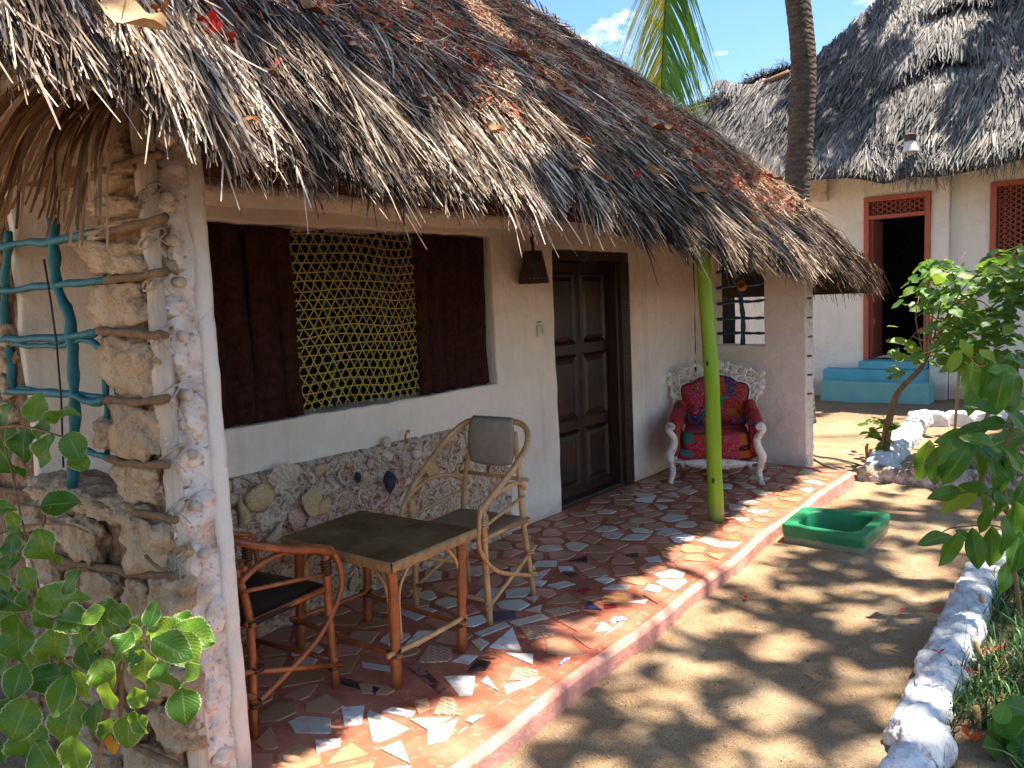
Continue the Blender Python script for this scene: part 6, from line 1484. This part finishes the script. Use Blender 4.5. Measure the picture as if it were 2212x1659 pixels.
tips = [(1985, 640), (2010, 590), (2040, 560), (2085, 545), (2150, 560), (2200, 570), (1975, 690), (2000, 735), (2060, 720), (2110, 700), (2160, 690), (2200, 660), (2030, 650), (2090, 610), (2150, 620), (2120, 760), (2070, 770), (1960, 740), (2185, 740)]
for i, (x, y) in enumerate(tips):
    b = c_[min(len(c_)-1, 24+i % 12)]; e = Vector(onY(x, y, 8.5+RNG.uniform(-.5, .5)))-so_; g = G(); mid = b.lerp(e, .5)+Vector((RNG.uniform(-.05, .05), RNG.uniform(-.05, .05), .08)); q = cat_rom([b, mid, e], 5); g.tube(q, list(np.linspace(.010, .003, len(q))), 6); g.obj('branch', M['bark'], shb)
def shrub_points(n):
    o = []
    while len(o) < n:
        x = RNG.uniform(1938, 2330); y = RNG.uniform(520, 800)
        top = np.interp(x, [1938, 1965, 2000, 2060, 2100, 2150, 2212, 2330], [700, 600, 560, 560, 600, 545, 530, 520]); bot = np.interp(x, [1938, 1980, 2030, 2100, 2212, 2330], [760, 790, 795, 800, 810, 830])
        if not top < y < bot: continue
        if x < 1985 and RNG.random() < .45: continue
        if vnoise(np.array([x]), np.array([y]), .028, 5)[0] < .36: continue
        if vnoise(np.array([x]), np.array([y]), .07, 8)[0] < .26: continue
        o.append((x, y))
    return o
sp3 = shrub_points(950)
sp3 += [(1893+RNG.uniform(-20, 22), 925+RNG.uniform(-25, 25)) for _ in range(26)]+[(1935+RNG.uniform(-14, 12), 810+RNG.uniform(-22, 10)) for _ in range(12)]+[(1908+RNG.uniform(-14, 14), 965+RNG.uniform(-14, 14)) for _ in range(10)]+[(1930+RNG.uniform(-12, 12), 920+RNG.uniform(-8, 8)) for _ in range(6)]
LB = G(); LB.uv = []; cnt = 0
RNG.shuffle(sp3)
vsm = [tuple(v.co) for v in LS[0].vertices]; fsm = [tuple(p.vertices) for p in LS[0].polygons]; uvm = [(0, 0)]*len(vsm)
ul_ = LS[0].uv_layers[0].data
for l in LS[0].loops: uvm[l.vertex_index] = tuple(ul_[l.index].uv)
for (x, y) in sp3:
    Y = 8.45+RNG.uniform(-.75, .75) if x > 1945 else 8.1; Y = min(Y, 9.6)
    c = Vector(onY(x, y, Y))-so_; a = RNG.uniform(0, 6.28); d = Vector((cos(a), sin(a), RNG.uniform(-.7, .25))).normalized(); nr_v = Vector((RNG.gauss(0, .5), RNG.gauss(-.35, .5), 1)); L_ = RNG.uniform(.09, .165)
    if x < 1945: L_ *= .75
    yng = RNG.random() < (.05 if x > 1945 else .5)
    if cnt < 290 and Y < 8.35:
        inst('leaf', LS[cnt % 3], c, orient(d, nr_v), L_, shb, M['leaf_young' if yng else 'leaf_shrub']); cnt += 1
    else:
        q = orient(d, nr_v); LB.add([tuple(q @ (Vector(v)*L_)+c) for v in vsm], fsm); LB.uv += uvm
o = LB.obj('foliage', M['leaf_shrub'], shb); o['kind'] = 'stuff'
# slim sapling between the beds
sap = empty('slim_sapling', tuple(onZ(2062, 935, GZ)), 0, 'slim bare stemmed sapling in the far bed behind the glossy leaves', 'sapling')
so2 = Vector(sap.location); P = [Vector((0, 0, -.02))]+[Vector(onY(x, y, so2.y-.05))-so2 for x, y in ((2066, 880), (2072, 800), (2074, 720), (2080, 660))]
g = G(); g.tube(cat_rom(P, 4), .016, 8, jit=.08); g.obj('stem', M['bark'], sap)
LB = [((2060+RNG.uniform(-40, 45)), 690+RNG.uniform(-40, 40)) for _ in range(14)]
for (x, y) in LB:
    a = RNG.uniform(0, 6.28); inst('leaf', LS[1], Vector(onY(x, y, so2.y-.05+RNG.uniform(-.1, .1)))-so2, orient(Vector((cos(a), sin(a), -.4)), Vector((0, -.3, 1))), .13, sap, M['leaf_shrub'])
# thin trunks in the bed to the right
for i, (a, b, Y, r_, lab) in enumerate((((2100, 1010), (2112, 960), 7.9, .018, 'short brown stem in the bed behind the drooping leaves'), ((2120, 1045), (2150, 985), 7.3, .022, 'leaning brown stem in the right bed behind the glossy plant'))):
    A_ = Vector(onY(*a, Y)); B_ = Vector(onY(*b, Y)); t_ = empty('young_stem', (A_.x, A_.y, GZ), 0, lab, 'stem'); g = G(); g.tube([Vector((0, 0, -.02)), A_-Vector(t_.location)+Vector((0, 0, .05)), B_-Vector(t_.location), (B_-Vector(t_.location))*1.6+Vector((.1, .1, .3))], r_, 8, jit=.1); g.obj('stem', M['bark'], t_)
# orange flowers and seedlings in the bed
fl1 = empty('orange_flower_plant', tuple(onY(2110, 1690, 3.15)), 0, 'low plant with bright orange flowers at the lower right corner', 'flower')
f0 = Vector(fl1.location)
for i, (x, y) in enumerate(((2092, 1592), (2116, 1606), (2216, 1608), (2100, 1610))):
    c = Vector(onY(x, y, 3.15))-f0; inst('blossom', PM[i], c, (1.1, 0, i), .040, fl1, M['orange_fl']); g = G(); g.tube([Vector((.02*i, 0, 0)), c], .002, 5); g.obj('stem', M['grass'], fl1)
leafy(fl1, [(2150, 1585, 60, 60), (2185, 1570, 80, -20), (2170, 1630, 80, 100), (2205, 1640, 80, 40), (2130, 1650, 60, 130), (2200, 1530, 70, 200), (2150, 1620, 70, 20), (2190, 1600, 80, 80), (2090, 1650, 60, 150), (2205, 1580, 80, 120), (2165, 1540, 50, -70)], LS, 'leaf_gloss', lambda x, y: 3.1+RNG.uniform(-.05, .05))
fl2 = empty('pale_flower_plant', tuple(onY(2105, 1560, 3.5)), 0, 'small seedling with pale yellow buds beside the white kerb', 'flower'); f0 = Vector(fl2.location)
for i, (x, y) in enumerate(((2085, 1487), (2098, 1486), (2092, 1498), (2100, 1518))):
    c = Vector(onY(x, y, 3.5))-f0; inst('bud', PM[i], c, (.6, 0, i), .014, fl2, M['white_fl']); g = G(); g.tube([Vector((.01*i, 0, 0)), c], .0015, 5); g.obj('stem', M['grass'], fl2)
LB = empty('red_leaf_seedling', tuple(onY(2150, 1440, 3.9)), 0, 'small seedling with dark red leaves in the grassy bed', 'plant'); f0 = Vector(LB.location)
for i in range(7):
    x, y = 2140+RNG.uniform(-15, 20), 1415+RNG.uniform(-15, 15); inst('leaf', LS[i % 3], Vector(onY(x, y, 3.9))-f0, (RNG.uniform(-.5, .5), RNG.uniform(-.5, .5), RNG.random()*6), .035, LB, M['petal'] if i % 2 else M['dryleaf'])

# ================================================================== SHADE TREE (stands right of the view, throws the dappled shade)
stt = empty('shade_tree', (4.2, 5.0, GZ), 0, 'large spreading tree whose crown shades the path and both roofs', 'tree')
g = G(); g.tube(cat_rom([(0, 0, -.1), (-.1, 0, 2.5), (-.3, .1, 5.5), (-.6, .2, 8.5), (-1.0, .2, 11)], 6), list(np.linspace(.28, .12, 25)), 12, jit=.05); g.obj('trunk', M['greybark'], stt)
S = np.array(tuple(SUN)); S = S/S[2]
def cover(x, y):
    """wanted shade on the ground under the crown, 0..1"""
    base = np.interp(x, [-6, -4.5, -3.2, -2.2, -1.75, -1.3, -.9, .6, 3], [.40, .60, .70, .28, .50, 1.12, 1.3, 1.3, 1.0])
    base = base+np.interp(y, [-1, 1, 2, 3, 4, 5.5, 6.6, 7.4, 8.4, 10.6, 12, 15], [-.35, -.12, .04, .07, .10, .16, .05, -.15, -.40, -.42, -.12, -.02])
    return base
P = []; n_try = 62000
X_ = NR.uniform(-6, 2.6, n_try); Y_ = NR.uniform(-.5, 16, n_try)
fld = .34*vnoise(X_, Y_, 1.0, 61)+.30*vnoise(X_, Y_, 2.9, 62)+.36*vnoise(X_, Y_, 6.0, 63)
rf = X_ < -2.5; fld = np.where(rf, .72*vnoise(X_, Y_, 1.35, 64)+.20*vnoise(X_, Y_, 3.6, 65)+.08*vnoise(X_, Y_, 7, 66), fld)
k_ = fld < cover(X_, Y_)*.58+.20
for _ in range(330):
    hx = RNG.uniform(-2.1, .2); hy = RNG.uniform(0, 8); hr = RNG.uniform(.03, .10)
    k_ &= ~(((X_-hx)**2+(Y_-hy)**2) < (hr+.04)**2)
X_, Y_ = X_[k_], Y_[k_]; n = len(X_)
Hh = NR.uniform(10.0, 12.5, n); Pc = np.stack([X_+S[0]*Hh, Y_+S[1]*Hh, Hh+GZ], -1)-np.array([4.2, 5.0, GZ])
print('canopy', n)
a = NR.uniform(0, 6.28, n); D = np.stack([np.cos(a), np.sin(a), NR.normal(-.15, .25, n)], -1); D /= np.linalg.norm(D, axis=1, keepdims=True)
N = np.stack([NR.normal(0, .3, n), NR.normal(0, .3, n), np.ones(n)], -1)
L_ = NR.uniform(.08, .17, n)
o = quadstrips('foliage', Pc, D, N, L_, L_*.62, np.zeros(n), M['canopy'], stt, 2, NR.uniform(0, .3, n), None, .3, .5); o['kind'] = 'stuff'
for i in range(15):
    j = int(NR.integers(0, n)); e = Vector(Pc[j]); e.z = min(e.z, 11.5); s0 = Vector((-.3-.05*i, .1, 5.5+.35*i)); g = G(); mid = s0.lerp(e, .5)+Vector((0, 0, .6)); q = cat_rom([s0, mid, e], 5); g.tube(q, list(np.linspace(.09, .02, len(q))), 7); g.obj('branch', M['greybark'], stt)
